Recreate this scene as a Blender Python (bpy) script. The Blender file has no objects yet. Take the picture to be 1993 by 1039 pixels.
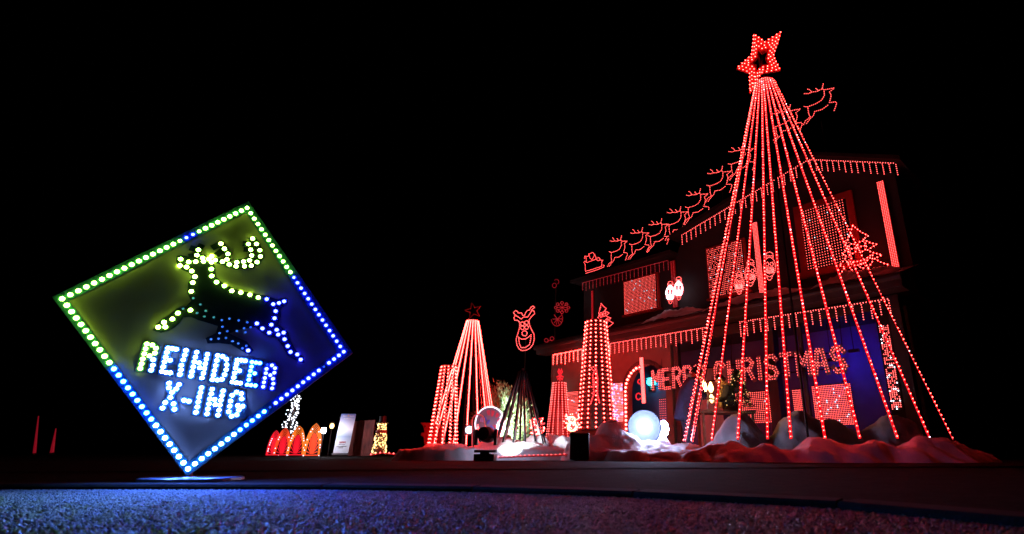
import bpy, math, random
import numpy as np
from mathutils import Vector, Matrix

random.seed(7)
rng = np.random.default_rng(7)
scene = bpy.context.scene
col = scene.collection
PI = math.pi

# ------------------------------------------------------------------ camera, world, exposure
IMG_W, IMG_H = 1993.0, 1039.0
FOC, CX, CY = 1065.0, 1150.0, 519.0            # focal length and optical centre, in photograph pixels
PITCH = math.atan(361.0 / FOC)                 # the lens looks up from just above the road
EYE = 0.20
cam_data = bpy.data.cameras.new('camera')
cam_data.sensor_width = 36.0
cam_data.lens = 36.0 * FOC / IMG_W
cam_data.shift_x = -(CX - IMG_W / 2) / IMG_W
cam_data.dof.use_dof = True
cam_data.dof.focus_distance = 8.0
cam_data.dof.aperture_fstop = 2.8
cam_data.clip_start, cam_data.clip_end = 0.05, 900.0
cam = bpy.data.objects.new('camera', cam_data)
cam.location = (0, 0, EYE)
cam.rotation_euler = (PI / 2 + PITCH, 0, 0)
col.objects.link(cam)
scene.camera = cam

world = bpy.data.worlds.new('World')
scene.world = world
world.use_nodes = True
wn = world.node_tree
sky = wn.nodes.new('ShaderNodeTexSky')
sky.sky_type = 'NISHITA'
sky.sun_disc = False
sky.sun_elevation = math.radians(-8)
sky.sun_rotation = math.radians(200)
wn.links.new(sky.outputs[0], wn.nodes['Background'].inputs[0])
wn.nodes['Background'].inputs[1].default_value = 0.0003   # deep night

scene.view_settings.view_transform = 'Standard'
scene.view_settings.look = 'None'
scene.view_settings.exposure = 0.0
scene.view_settings.gamma = 1.0
scene.view_settings.use_curve_mapping = False
scene.cycles.max_bounces = 5
scene.cycles.diffuse_bounces = 2
scene.cycles.glossy_bounces = 3
scene.cycles.transmission_bounces = 3
scene.cycles.volume_bounces = 0
scene.cycles.transparent_max_bounces = 6
scene.cycles.sample_clamp_indirect = 4.0
scene.cycles.use_denoising = True
scene.cycles.use_light_tree = True

# ------------------------------------------------------------------ geometry helpers
V3 = lambda *a: np.array(a, float)
Z = V3(0, 0, 1)


def ray(px, py):
    a, b = (px - CX) / FOC, (CY - py) / FOC
    return V3(a, math.cos(PITCH) - b * math.sin(PITCH), b * math.cos(PITCH) + math.sin(PITCH))


def at(px, py, Y):                              # the point at distance Y in front of the camera
    r = ray(px, py)
    return r * (Y / r[1]) + V3(0, 0, EYE)


def on_plane(px, py, o, n):
    r = ray(px, py)
    e = V3(0, 0, EYE)
    return e + r * (np.dot(o - e, n) / np.dot(r, n))


ORIGIN = {}


def unit(v):
    return v / max(np.linalg.norm(v), 1e-9)


class MB:
    """collects shapes and links them as one mesh object"""

    def __init__(self):
        self.v, self.f, self.m = [], [], []

    def add(self, vs, fs, mi=0):
        k = len(self.v)
        self.v.extend([tuple(map(float, p)) for p in vs])
        for f in fs:
            self.f.append(tuple(i + k for i in f))
            self.m.append(mi)
        return self

    def obox(self, c, ax, ay, az, mi=0):        # centre and three half-axis vectors
        c, ax, ay, az = map(np.asarray, (c, ax, ay, az))
        vs = [c + sx * ax + sy * ay + sz * az for sz in (-1, 1) for sy in (-1, 1) for sx in (-1, 1)]
        return self.add(vs, [(0, 2, 3, 1), (4, 5, 7, 6), (0, 1, 5, 4), (2, 6, 7, 3), (0, 4, 6, 2), (1, 3, 7, 5)], mi)

    def box(self, c, s, mi=0):
        return self.obox(c, V3(s[0] / 2, 0, 0), V3(0, s[1] / 2, 0), V3(0, 0, s[2] / 2), mi)

    def tube(self, path, r, n=6, mi=0, closed=False, cap=True):
        P = [np.asarray(p, float) for p in path]
        N = len(P)
        R = r if hasattr(r, '__len__') else [r] * N
        k0 = len(self.v)
        up = None
        for i in range(N):
            a = P[(i - 1) % N] if (closed or i > 0) else P[i]
            b = P[(i + 1) % N] if (closed or i < N - 1) else P[i]
            t = unit(b - a)
            if up is None:
                up = V3(0, 0, 1) if abs(t[2]) < .9 else V3(1, 0, 0)
            s = unit(np.cross(t, up))
            up = unit(np.cross(s, t))
            for j in range(n):
                q = 2 * PI * j / n
                self.v.append(tuple(P[i] + R[i] * (math.cos(q) * s + math.sin(q) * up)))
        for i in range(N if closed else N - 1):
            for j in range(n):
                a, b = k0 + i * n, k0 + ((i + 1) % N) * n
                self.f.append((a + j, a + (j + 1) % n, b + (j + 1) % n, b + j))
                self.m.append(mi)
        if cap and not closed:
            self.f.append(tuple(k0 + j for j in reversed(range(n))))
            self.f.append(tuple(k0 + (N - 1) * n + j for j in range(n)))
            self.m += [mi, mi]
        return self

    def dots(self, pts, r, mi=0):               # small octahedral light points
        for p in pts:
            p = np.asarray(p, float)
            k = len(self.v)
            for d in ((r, 0, 0), (-r, 0, 0), (0, r, 0), (0, -r, 0), (0, 0, r), (0, 0, -r)):
                self.v.append((p[0] + d[0], p[1] + d[1], p[2] + d[2]))
            for f in ((0, 2, 4), (2, 1, 4), (1, 3, 4), (3, 0, 4), (2, 0, 5), (1, 2, 5), (3, 1, 5), (0, 3, 5)):
                self.f.append((k + f[0], k + f[1], k + f[2]))
                self.m.append(mi)
        return self

    def prism(self, poly, n, t, mi=0, mside=None):   # flat outline pushed back by t along -n
        P = [np.asarray(p, float) for p in poly]
        n = np.asarray(n, float)
        N = len(P)
        vs = P + [p - n * t for p in P]
        k = len(self.v)
        self.add(vs, [tuple(range(N)), tuple(reversed(range(N, 2 * N)))], mi)
        for i in range(N):
            j = (i + 1) % N
            self.f.append((k + j, k + i, k + N + i, k + N + j))
            self.m.append(mi if mside is None else mside)
        return self

    def lathe(self, c, prof, n=16, mi=0, axis=None):
        c = np.asarray(c, float)
        k = len(self.v)
        ax = Z if axis is None else unit(axis)
        s = unit(np.cross(ax, V3(1, 0, 0) if abs(ax[0]) < .9 else V3(0, 1, 0)))
        t = np.cross(ax, s)
        for r, z in prof:
            for j in range(n):
                q = 2 * PI * j / n
                self.v.append(tuple(c + ax * z + r * (math.cos(q) * s + math.sin(q) * t)))
        for i in range(len(prof) - 1):
            for j in range(n):
                self.f.append((k + i * n + j, k + i * n + (j + 1) % n, k + (i + 1) * n + (j + 1) % n, k + (i + 1) * n + j))
                self.m.append(mi)
        self.f.append(tuple(k + j for j in reversed(range(n))))
        self.f.append(tuple(k + (len(prof) - 1) * n + j for j in range(n)))
        self.m += [mi, mi]
        return self

    def mesh(self, name, mats, org=(0, 0, 0), smooth=False):
        me = bpy.data.meshes.new(name)
        o = np.asarray(org, float)
        me.from_pydata([(p[0] - o[0], p[1] - o[1], p[2] - o[2]) for p in self.v], [], self.f)
        for m in (mats if isinstance(mats, (list, tuple)) else [mats]):
            me.materials.append(m)
        me.polygons.foreach_set('material_index', self.m)
        if smooth:
            me.polygons.foreach_set('use_smooth', [True] * len(self.f))
        me.update()
        return me

    def build(self, name, mats, parent=None, smooth=False, kind=None):
        org = ORIGIN[parent.name] if parent else (0, 0, 0)
        o = bpy.data.objects.new(name, self.mesh(name, mats, org, smooth))
        col.objects.link(o)
        if parent:
            o.parent = parent
        ORIGIN[o.name] = org
        if kind:
            o['kind'] = kind
        return o


def tag(o, label, cat, group=None):
    o['label'], o['category'] = label, cat
    if group:
        o['group'] = group
    return o


def struct(o):
    o['kind'] = 'structure'
    return o


def thing(name, loc, label, cat, group=None):
    o = bpy.data.objects.new(name, None)
    o.empty_display_size = .1
    o.location = tuple(float(q) for q in loc)
    col.objects.link(o)
    ORIGIN[o.name] = tuple(float(q) for q in loc)
    return tag(o, label, cat, group)


def copy_tree(o, parent=None):
    c = o.copy()
    col.objects.link(c)
    if parent:
        c.parent = parent
    for ch in list(o.children):
        copy_tree(ch, c)
    return c


def resample(path, step, closed=False):
    P = [np.asarray(p, float) for p in path]
    if closed:
        P = P + [P[0]]
    out, carry = [P[0]], 0.0
    for a, b in zip(P[:-1], P[1:]):
        L = np.linalg.norm(b - a)
        d = step - carry
        while d <= L:
            out.append(a + (b - a) * d / L)
            d += step
        carry = (carry + L) % step if L > 0 else carry
    return out


# ------------------------------------------------------------------ materials
def mat(name, base=(.5, .5, .5), rough=.7, metal=0., spec=.5, vary=0., scale=8., bump=0., bscale=40., sheen=0.):
    m = bpy.data.materials.new(name)
    m.use_nodes = True
    nt = m.node_tree
    b = nt.nodes['Principled BSDF']
    b.inputs['Base Color'].default_value = (*base, 1)
    b.inputs['Roughness'].default_value = rough
    b.inputs['Metallic'].default_value = metal
    b.inputs['Specular IOR Level'].default_value = spec
    if sheen:
        b.inputs['Sheen Weight'].default_value = sheen
    if vary or bump:
        tc = nt.nodes.new('ShaderNodeTexCoord')
    if vary:
        n = nt.nodes.new('ShaderNodeTexNoise')
        n.inputs['Scale'].default_value = scale
        n.inputs['Detail'].default_value = 5
        r = nt.nodes.new('ShaderNodeValToRGB')
        r.color_ramp.elements[0].position, r.color_ramp.elements[1].position = .3, .7
        r.color_ramp.elements[0].color = (*[c * (1 - vary) for c in base], 1)
        r.color_ramp.elements[1].color = (*[min(1, c * (1 + vary)) for c in base], 1)
        nt.links.new(tc.outputs['Object'], n.inputs['Vector'])
        nt.links.new(n.outputs['Fac'], r.inputs['Fac'])
        nt.links.new(r.outputs['Color'], b.inputs['Base Color'])
    if bump:
        n2 = nt.nodes.new('ShaderNodeTexNoise')
        n2.inputs['Scale'].default_value = bscale
        n2.inputs['Detail'].default_value = 6
        bp = nt.nodes.new('ShaderNodeBump')
        bp.inputs['Strength'].default_value = bump
        bp.inputs['Distance'].default_value = .02
        nt.links.new(tc.outputs['Object'], n2.inputs['Vector'])
        nt.links.new(n2.outputs['Fac'], bp.inputs['Height'])
        nt.links.new(bp.outputs['Normal'], b.inputs['Normal'])
    return m


def led(name, rgb, base=(.6, .6, .6)):
    m = bpy.data.materials.new(name)
    m.use_nodes = True
    b = m.node_tree.nodes['Principled BSDF']
    s = max(rgb)
    b.inputs['Base Color'].default_value = (*base, 1)
    b.inputs['Roughness'].default_value = .4
    b.inputs['Emission Color'].default_value = (*[c / s for c in rgb], 1)
    b.inputs['Emission Strength'].default_value = s
    return m


M = {
    'asphalt': mat('asphalt', (.04, .04, .043), .6, vary=.4, scale=30, bump=.6, bscale=160),
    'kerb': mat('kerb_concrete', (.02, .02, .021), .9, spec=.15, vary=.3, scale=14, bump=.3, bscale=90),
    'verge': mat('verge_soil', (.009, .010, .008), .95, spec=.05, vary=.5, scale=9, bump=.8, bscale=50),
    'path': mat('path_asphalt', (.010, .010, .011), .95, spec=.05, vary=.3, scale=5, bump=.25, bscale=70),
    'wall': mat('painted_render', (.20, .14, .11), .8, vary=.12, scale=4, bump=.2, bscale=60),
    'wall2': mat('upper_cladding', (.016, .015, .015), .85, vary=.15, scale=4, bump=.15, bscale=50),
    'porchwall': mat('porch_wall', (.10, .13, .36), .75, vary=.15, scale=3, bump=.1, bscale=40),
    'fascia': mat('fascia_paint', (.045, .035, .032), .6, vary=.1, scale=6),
    'roof': mat('roof_tile', (.008, .0075, .0075), .8, vary=.3, scale=10, bump=.5, bscale=30),
    'post': mat('dark_post', (.03, .03, .03), .5),
    'glass': mat('window_glass', (.01, .01, .012), .08, spec=.6),
    'whitewood': mat('white_timber', (.6, .58, .55), .55, vary=.06, scale=10),
    'black': mat('black_metal', (.012, .012, .013), .45, spec=.4),
    'blackplastic': mat('black_plastic', (.02, .02, .022), .35, spec=.5),
    'steel': mat('steel', (.35, .35, .37), .35, metal=.8),
    'snow': mat('snow_cloth', (.72, .71, .72), .95, spec=.1, vary=.08, scale=9, bump=.55, bscale=75),
    'board': mat('sign_board', (.58, .36, .19), .55, vary=.06, scale=6),
    'signblack': mat('sign_black', (.016, .022, .022), .4, vary=.2, scale=14),
    'letterpaint': mat('sign_letter', (.05, .10, .12), .4, vary=.2, scale=14),
    'frame': mat('sign_frame', (.03, .13, .13), .4, vary=.25, scale=10),
    'redboard': mat('red_board', (.45, .02, .02), .5),
    'acrylic': mat('white_acrylic', (.22, .19, .22), .4),
    'redpaint': mat('red_paint', (.35, .015, .012), .55, vary=.15, scale=6),
    'fence': mat('fence_red_lit', (.16, .025, .018), .85, vary=.4, scale=6, bump=.4, bscale=30),  # red light on the panel is put into this colour
    'leaf': mat('shrub_leaf', (.07, .12, .04), .6, vary=.35, scale=14),
    'bark': mat('bark', (.08, .055, .04), .9),
    'needle': mat('fir_needle', (.03, .06, .03), .7, vary=.3, scale=20),
    'coat': mat('navy_coat', (.025, .03, .07), .85, vary=.3, scale=12, bump=.3, bscale=60),
    'trouser': mat('dark_trousers', (.02, .024, .045), .85),
    'skin': mat('skin', (.48, .29, .2), .55),
    'hair': mat('dark_hair', (.012, .009, .008), .5),
    'cloth_gold': mat('tan_scarf', (.42, .30, .16), .9, vary=.2, scale=20),
    'wood': mat('table_wood', (.25, .15, .07), .6, vary=.3, scale=10),
    # things that give off light
    'glare_bowl': mat('glare_bowl_grey', (.026, .032, .05), .85, spec=.05),  # dark blue grey, so the added bowl fades outwards like glare
    'flood_hot': led('flood_led', (230, 270, 430)),
    'globe': led('globe_glass', (38, 46, 80)),
    'red': led('red_led', (52.0, 1.4, 1.15)),
    'red_mid': led('red_led_medium', (6.0, .55, .5)),
    'red_curtain': led('red_led_curtain', (3.0, .26, .22)),
    'red_dim': led('red_led_dim', (.55, .02, .03)),
    'red_bloom': led('red_bloom', (.95, .002, .010), (.5, .1, .1)),  # emits red to imitate bloom round the light points
    'red_tube': led('red_rope_light', (.85, .015, .03), (.5, .1, .1)),
    'red_tube_dim': led('red_rope_light_dim', (.16, .002, .005), (.5, .1, .1)),
    'red_faint': led('red_faint_glow', (.16, .002, .008), (.4, .1, .1)),
    'white': led('white_led', (5, 5.2, 6)),
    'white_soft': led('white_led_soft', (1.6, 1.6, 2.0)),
    'white_face': led('white_face_led', (3.2, 3.2, 3.8)),
    'bluewhite': led('blue_white_led', (1.2, 1.4, 4)),
    'warm': led('warm_led', (4.2, 2.6, .9)),
    'warm_dim': led('warm_led_dim', (.8, .5, .16)),
    'flood': led('flood_lens', (26, 32, 50)),
    'flood_small': led('flood_lens_small', (4.5, 5, 6.5)),
    'flood_globe': led('globe_lamp_glass', (190, 200, 235)),
    'lantern': led('lantern_flame', (52, 26, 6)),
    'cyan': led('porch_lamp_glass', (.3, 5.5, 5.6)),
    'added_blue': led('added_blue_lens', (.5, 1.5, 64)),
    'orange_band': led('orange_light_band', (1.0, .20, .015), (.3, .06, .02)),
    'orange_red': led('orange_red_light', (1.0, .07, .02), (.3, .04, .02)),
    'arch_red': led('arch_red_light', (.95, .012, .03), (.3, .03, .03)),
    'bulb_green': led('bulb_green', (21, 56, 5)),
    'bulb_cyan': led('bulb_pale_blue', (12, 34, 185)),
    'bulb_mid': led('bulb_blue', (1.5, 11.0, 190)),
    'bulb_blue': led('bulb_deep_blue', (1.15, 1.8, 165)),
    'bulb_dimteal': led('bulb_dim_teal', (.02, .22, .24)),
    'bulb_dimblue': led('bulb_dim_blue', (.02, .14, .75)),
}


# ------------------------------------------------------------------ ground
def smooth(a, b, x):
    t = min(1, max(0, (x - a) / (b - a)))
    return t * t * (3 - 2 * t)


def ground_z(x, y):
    return .03 + .06 * smooth(3.4, 6.5, y) + .04 * smooth(7, 15, y)


KERB = [(-60, 3.9), (-20, 3.45), (-6, 3.32), (-3, 3.30), (-1.2, 3.30), (-.4, 3.03), (.15, 2.75), (.65, 2.48), (1.0, 2.1), (1.18, 1.76), (1.5, 1.0), (2.4, -1), (6, -14)]


def smooth_line(P, it=2):
    for _ in range(it):
        Q = [P[0]]
        for a, b in zip(P[:-1], P[1:]):
            Q += [(a[0] * .75 + b[0] * .25, a[1] * .75 + b[1] * .25), (a[0] * .25 + b[0] * .75, a[1] * .25 + b[1] * .75)]
        P = Q + [P[-1]]
    return P


KL = smooth_line(KERB)

g = MB()
g.add([(-84, -44, -.03), (84, -44, -.03), (84, 124, -.03), (-84, 124, -.03)], [(0, 1, 2, 3)])
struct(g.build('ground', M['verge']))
g = MB()
g.add([(-80, -14, 0), (8, -14, 0), (8, 3.95, 0), (-80, 3.95, 0)], [(0, 1, 2, 3)])
struct(g.build('road', M['asphalt']))
# verge: fans back from the kerb line, rising gently to the garden
g = MB()
KW = .12
inner = []
for i, p in enumerate(KL):
    a, b = KL[max(0, i - 1)], KL[min(len(KL) - 1, i + 1)]
    t = unit(V3(b[0] - a[0], b[1] - a[1], 0))
    nrm = V3(-t[1], t[0], 0)
    inner.append((p[0] + nrm[0] * KW, p[1] + nrm[1] * KW))
rows = 22
VN = len(KL)
vs, fs = [], []
for j in range(rows + 1):
    w = (j / rows) ** 1.6
    for i in range(VN):
        p = inner[i]
        q = (p[0] * (1 + 2 * w) + 26 * w * max(0, i / VN - .5) * 2, 60.0)
        x, y = p[0] + (q[0] - p[0]) * w, p[1] + (q[1] - p[1]) * w
        vs.append((x, y, ground_z(x, y) - .003))
for j in range(rows):
    for i in range(VN - 1):
        a = j * VN + i
        fs.append((a, a + 1, a + VN + 1, a + VN))
g.add(vs, fs)
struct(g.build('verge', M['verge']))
# low kerb with rounded lip, in lengths with joints
kerb_root = bpy.data.objects.new('kerb', None)
col.objects.link(kerb_root)
struct(kerb_root)
ORIGIN['kerb'] = (0, 0, 0)
line = resample([V3(p[0], p[1], 0) for p in KL], .9)
line = [p for p in line if -9 < p[0] < 3.2 and p[1] > -2]
for a, b in zip(line[:-1], line[1:]):
    t = unit(b - a)
    nrm = V3(-t[1], t[0], 0)
    a2, b2 = a + t * .004, b - t * .004
    k = MB()
    prof = [(0, -.02), (0, .018), (.012, .03), (KW, .034), (KW, -.02)]
    pa = [a2 + nrm * q[0] + Z * q[1] for q in prof]
    pb = [b2 + nrm * q[0] + Z * q[1] for q in prof]
    n5 = len(prof)
    k.add(pa + pb, [(i, i + n5, (i + 1) % n5 + n5, (i + 1) % n5) for i in range(n5)] + [tuple(range(n5)), tuple(reversed(range(n5, 2 * n5)))])
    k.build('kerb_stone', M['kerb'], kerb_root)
# driveway across to the garden beds
g = MB()
vs, fs = [], []
for j in range(15):
    y = 5.2 + (8.2 - 5.2) * j / 14
    for i in range(41):
        x = -9 + 17 * i / 40
        yy = y + .5 * (0.2 * (x - 1))
        vs.append((x, yy, ground_z(x, yy) + .004))
for j in range(14):
    for i in range(40):
        a = j * 41 + i
        fs.append((a, a + 1, a + 42, a + 41))
g.add(vs, fs)
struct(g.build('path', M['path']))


# loose chips bound into the road surface, lit at a grazing angle
def kerb_y(x):
    for a, b in zip(KL[:-1], KL[1:]):
        if a[0] <= x <= b[0]:
            return a[1] + (b[1] - a[1]) * (x - a[0]) / max(1e-6, b[0] - a[0])
    return -99


def chippings():
    NS = 112000
    yy = np.sqrt(rng.uniform(1.15 ** 2, 3.4 ** 2, NS))
    xx = rng.uniform(-1.4, .9, NS) * yy
    ky = np.interp(xx, [p[0] for p in KL], [p[1] for p in KL])
    ok = yy < ky - .01
    xx, yy = xx[ok], yy[ok]
    n = len(xx)
    r = rng.uniform(.0035, .0088, n)
    base = np.array([(1, 0, 0), (0, 1, 0), (-1, 0, 0), (0, -1, 0), (0, 0, 1), (0, 0, -1)], float)
    ang = rng.uniform(0, 2 * PI, n)
    v = np.repeat(base[None], n, 0) * rng.uniform(.65, 1.25, (n, 6, 1))
    v[:, 4, :2] = rng.uniform(-.45, .45, (n, 2))
    c, s = np.cos(ang)[:, None], np.sin(ang)[:, None]
    X = v[..., 0] * c - v[..., 1] * s
    Y = v[..., 0] * s + v[..., 1] * c
    v = np.stack([X, Y, v[..., 2] * .75 + .15], -1) * r[:, None, None]
    v[..., 0] += xx[:, None]
    v[..., 1] += yy[:, None]
    f = np.array([(0, 1, 4), (1, 2, 4), (2, 3, 4), (3, 0, 4), (1, 0, 5), (2, 1, 5), (3, 2, 5), (0, 3, 5)])
    F = (f[None] + (np.arange(n) * 6)[:, None, None]).reshape(-1, 3)
    me = bpy.data.meshes.new('road_chippings')
    me.vertices.add(n * 6)
    me.vertices.foreach_set('co', v.reshape(-1))
    me.loops.add(len(F) * 3)
    me.loops.foreach_set('vertex_index', F.reshape(-1))
    me.polygons.add(len(F))
    me.polygons.foreach_set('loop_start', np.arange(len(F)) * 3)
    me.update()
    m = bpy.data.materials.new('stone_chip')
    m.use_nodes = True
    nt = m.node_tree
    b = nt.nodes['Principled BSDF']
    tc = nt.nodes.new('ShaderNodeTexCoord')
    vo = nt.nodes.new('ShaderNodeTexVoronoi')
    vo.inputs['Scale'].default_value = 70
    rp = nt.nodes.new('ShaderNodeValToRGB')
    rp.color_ramp.elements[0].color = (.03, .03, .032, 1)
    rp.color_ramp.elements[1].color = (.27, .27, .285, 1)
    nt.links.new(tc.outputs['Object'], vo.inputs['Vector'])
    nt.links.new(vo.outputs['Color'], rp.inputs['Fac'])
    nt.links.new(rp.outputs['Color'], b.inputs['Base Color'])
    b.inputs['Roughness'].default_value = .34
    b.inputs['Specular IOR Level'].default_value = .7
    me.materials.append(m)
    o = bpy.data.objects.new('road_chippings', me)
    col.objects.link(o)
    o['kind'] = 'stuff'
    tag(o, 'coarse grey stone chips of the blue lit road surface in front', 'road chips')


chippings()

# ------------------------------------------------------------------ facade coordinates
NF, EF = unit(V3(1, 1, 0)), unit(V3(1, -1, 0))     # into the house, and along it towards the right
C0 = 14.7 / math.sqrt(2)


def F(u, z, off=0.):
    return NF * (C0 + off) + EF * u + Z * z


def FU(px, py, off=0.):
    p = on_plane(px, py, NF * (C0 + off), NF)
    return float(np.dot(p, EF)), float(p[2])


def FP(px, py, off=0.):
    return on_plane(px, py, NF * (C0 + off), NF)


def fbox(mb, u0, u1, z0, z1, o0, o1, mi=0):
    mb.obox(F((u0 + u1) / 2, (z0 + z1) / 2, (o0 + o1) / 2), EF * (u1 - u0) / 2, NF * (o1 - o0) / 2, Z * (z1 - z0) / 2, mi)
    return mb


# ------------------------------------------------------------------ the house
house = thing('house', F(-7, .1, 3), 'dark two storey gabled house hung all over with red lights', 'house')
UP = .85
U0, U1 = -12.0, -2.75
b = MB()
# front wall of the left block with its arched opening
ac, ar, az = -8.55, .62, 1.62
poly = [(U0, .0), (ac - ar, .0)] + [(ac - ar * math.cos(q), az + ar * math.sin(q)) for q in np.linspace(0, PI, 17)] + [(ac + ar, .0), (-7.75, .0), (-7.75, 2.86), (U0, 2.86)]
b.prism([F(u, z, 0) for u, z in poly], -NF, .24)
fbox(b, U0, U0 + .22, 0, 2.86, .245, 6)
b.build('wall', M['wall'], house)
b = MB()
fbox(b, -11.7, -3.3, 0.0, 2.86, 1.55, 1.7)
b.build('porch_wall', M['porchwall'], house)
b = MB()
fbox(b, -3.297, U1, 0.0, 2.86, .4, 1.7)  # dark cladding stands in for shade beyond the blue lit wall
b.build('dark_end_wall', M['wall2'], house)
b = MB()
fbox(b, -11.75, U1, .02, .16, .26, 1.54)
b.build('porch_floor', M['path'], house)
b = MB()
fbox(b, -7.7, U1, 2.62, 2.84, -.02, .18)
fbox(b, -11.7, U1, 2.72, 2.80, .26, 1.54)
b.build('porch_beam', M['post'], house)
for u, w in ((-5.28, .22), (-4.62, .07), (-2.86, .2), (-7.62, .12)):
    b = MB()
    fbox(b, u - w / 2, u + w / 2, .1, 2.62, .02, .02 + w)
    fbox(b, u - w / 2 - .03, u + w / 2 + .03, .08, .2, -.01, .05 + w)
    b.build('porch_post', M['post'], house)
# string course and window reveals on the left block
b = MB()
fbox(b, U0 - .02, ac - ar - .1, 1.60, 1.66, -.03, -.002)
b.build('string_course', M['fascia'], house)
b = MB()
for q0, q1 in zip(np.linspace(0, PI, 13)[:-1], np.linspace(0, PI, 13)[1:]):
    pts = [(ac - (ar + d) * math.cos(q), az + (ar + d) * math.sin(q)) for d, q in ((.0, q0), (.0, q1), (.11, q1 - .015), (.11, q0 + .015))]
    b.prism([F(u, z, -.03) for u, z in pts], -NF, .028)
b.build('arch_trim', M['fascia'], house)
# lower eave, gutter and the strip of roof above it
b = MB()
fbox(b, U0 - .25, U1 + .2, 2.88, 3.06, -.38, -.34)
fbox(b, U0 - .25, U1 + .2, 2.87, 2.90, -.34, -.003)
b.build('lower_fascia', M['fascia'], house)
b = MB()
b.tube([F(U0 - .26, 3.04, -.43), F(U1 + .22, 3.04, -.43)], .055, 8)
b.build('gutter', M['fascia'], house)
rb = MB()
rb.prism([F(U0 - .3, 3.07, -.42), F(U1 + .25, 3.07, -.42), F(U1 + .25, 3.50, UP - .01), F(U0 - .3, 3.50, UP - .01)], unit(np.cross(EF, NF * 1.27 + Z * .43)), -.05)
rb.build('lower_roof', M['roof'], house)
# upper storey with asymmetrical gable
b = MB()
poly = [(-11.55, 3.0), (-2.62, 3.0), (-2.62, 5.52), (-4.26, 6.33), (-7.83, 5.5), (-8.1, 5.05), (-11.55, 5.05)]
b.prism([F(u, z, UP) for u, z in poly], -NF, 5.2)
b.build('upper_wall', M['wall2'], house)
roof = MB()
rk = [(-11.75, 5.10), (-7.95, 5.12)]
for (ua, za), (ub, zb) in (((-11.8, 5.12), (-8.0, 5.12)), ((-8.02, 5.52), (-4.26, 6.47)), ((-4.26, 6.47), (-2.4, 5.60))):
    roof.prism([F(ua, za, UP - .35), F(ub, zb, UP - .35), F(ub, zb + .09, UP - .35), F(ua, za + .09, UP - .35)], -NF, 5.9)
ro = roof.build('roof', M['roof'], house)
ch = MB()
fbox(ch, -6.9, -6.4, 5.5, 7.0, 3.4, 3.9)
ch.build('chimney', M['wall'], ro)

# windows: frame, pane, and the curtain of light points hung in them
def grid_pts(u0, u1, z0, z1, nu, nz, off):
    return [F(u0 + (u1 - u0) * (i + .5) / nu, z0 + (z1 - z0) * (j + .5) / nz, off) for j in range(nz) for i in range(nu)]


def led_grid(mb, pts, r, white=.02, dark=0.0, cols=(0, 1)):
    for p in pts:
        q = random.random()
        if q < dark:
            continue
        mb.dots([p], r * (1.25 if q > 1 - white else 1), cols[1] if q > 1 - white else cols[0])


def window(u0, u1, z0, z1, off, frame_mat, w=.09):
    fr = MB()
    fbox(fr, u0 - w, u1 + w, z1, z1 + w, off - .07, off - .004)
    fbox(fr, u0 - w - .05, u1 + w + .05, z0 - w, z0 - .002, off - .11, off - .004)
    fbox(fr, u0 - w, u0 - .002, z0, z1 - .002, off - .07, off - .004)
    fbox(fr, u1 + .002, u1 + w, z0, z1 - .002, off - .07, off - .004)
    wo = fr.build('window', frame_mat, house)
    pn = MB()
    fbox(pn, u0 + .003, u1 - .003, z0 + .003, z1 - .003, off - .02, off - .006)
    pn.build('pane', M['glass'], wo)


def light_curtain(u0, u1, z0, z1, off, nu, nz, r, label, mats, white=.02, dark=0., group='curtains of red light points in the windows'):
    c = thing('light_curtain', F((u0 + u1) / 2, z0, off), label, 'light curtain', group)
    fr = MB()
    for i in range(nu):
        uu = u0 + (u1 - u0) * (i + .5) / nu
        fr.tube([F(uu, z0, off + .012), F(uu, z1, off + .012)], .004, 4)
    fr.tube([F(u0, z1, off + .012), F(u1, z1, off + .012)], .008, 5)
    fr.build('string_wire', M['black'], c, kind='stuff')
    d = MB()
    led_grid(d, grid_pts(u0, u1, z0, z1, nu, nz, off), r, white, dark)
    d.build('light_points', mats, c, kind='stuff')
    return c


REDW = [M['red'], M['white']]
REDM = [M['red_curtain'], M['white_soft']]
uA0, zA1 = FU(1213.7, 549, UP - .12); uA1, zA0 = FU(1278, 598, UP - .12)
window(uA0, uA1, zA0, zA1, UP, M['redpaint'], .05)
light_curtain(uA0, uA1, zA0, zA1, UP - .12, 24, 24, .0105, 'square red light curtain on small upper window under the left gutter', REDM, .03)
uB0, zB1 = FU(1374.6, 485, UP - .12); uB1, zB0 = FU(1452, 564, UP - .12)
window(uB0, uB1, zB0, zB1, UP, M['redpaint'], .05)
light_curtain(uB0, uB1, zB0, zB1, UP - .12, 24, 26, .0105, 'red and dark light curtain on upper window just left of the giant tree', REDM, .03, .12)
uC0, zC1 = FU(1556, 411, UP - .12); uC1, zC0 = FU(1656, 507, UP - .12)
uC1 = FU(1650, 440, UP - .12)[0]
window(uC0 - .03, uC1 + .03, zC0, zC1 + .03, UP, M['redpaint'], .13)
light_curtain(uC0, uC1, zC0, zC1, UP - .12, 17, 23, .0115, 'tall red light curtain on red framed upper window behind the giant tree', REDM, .035)
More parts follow.
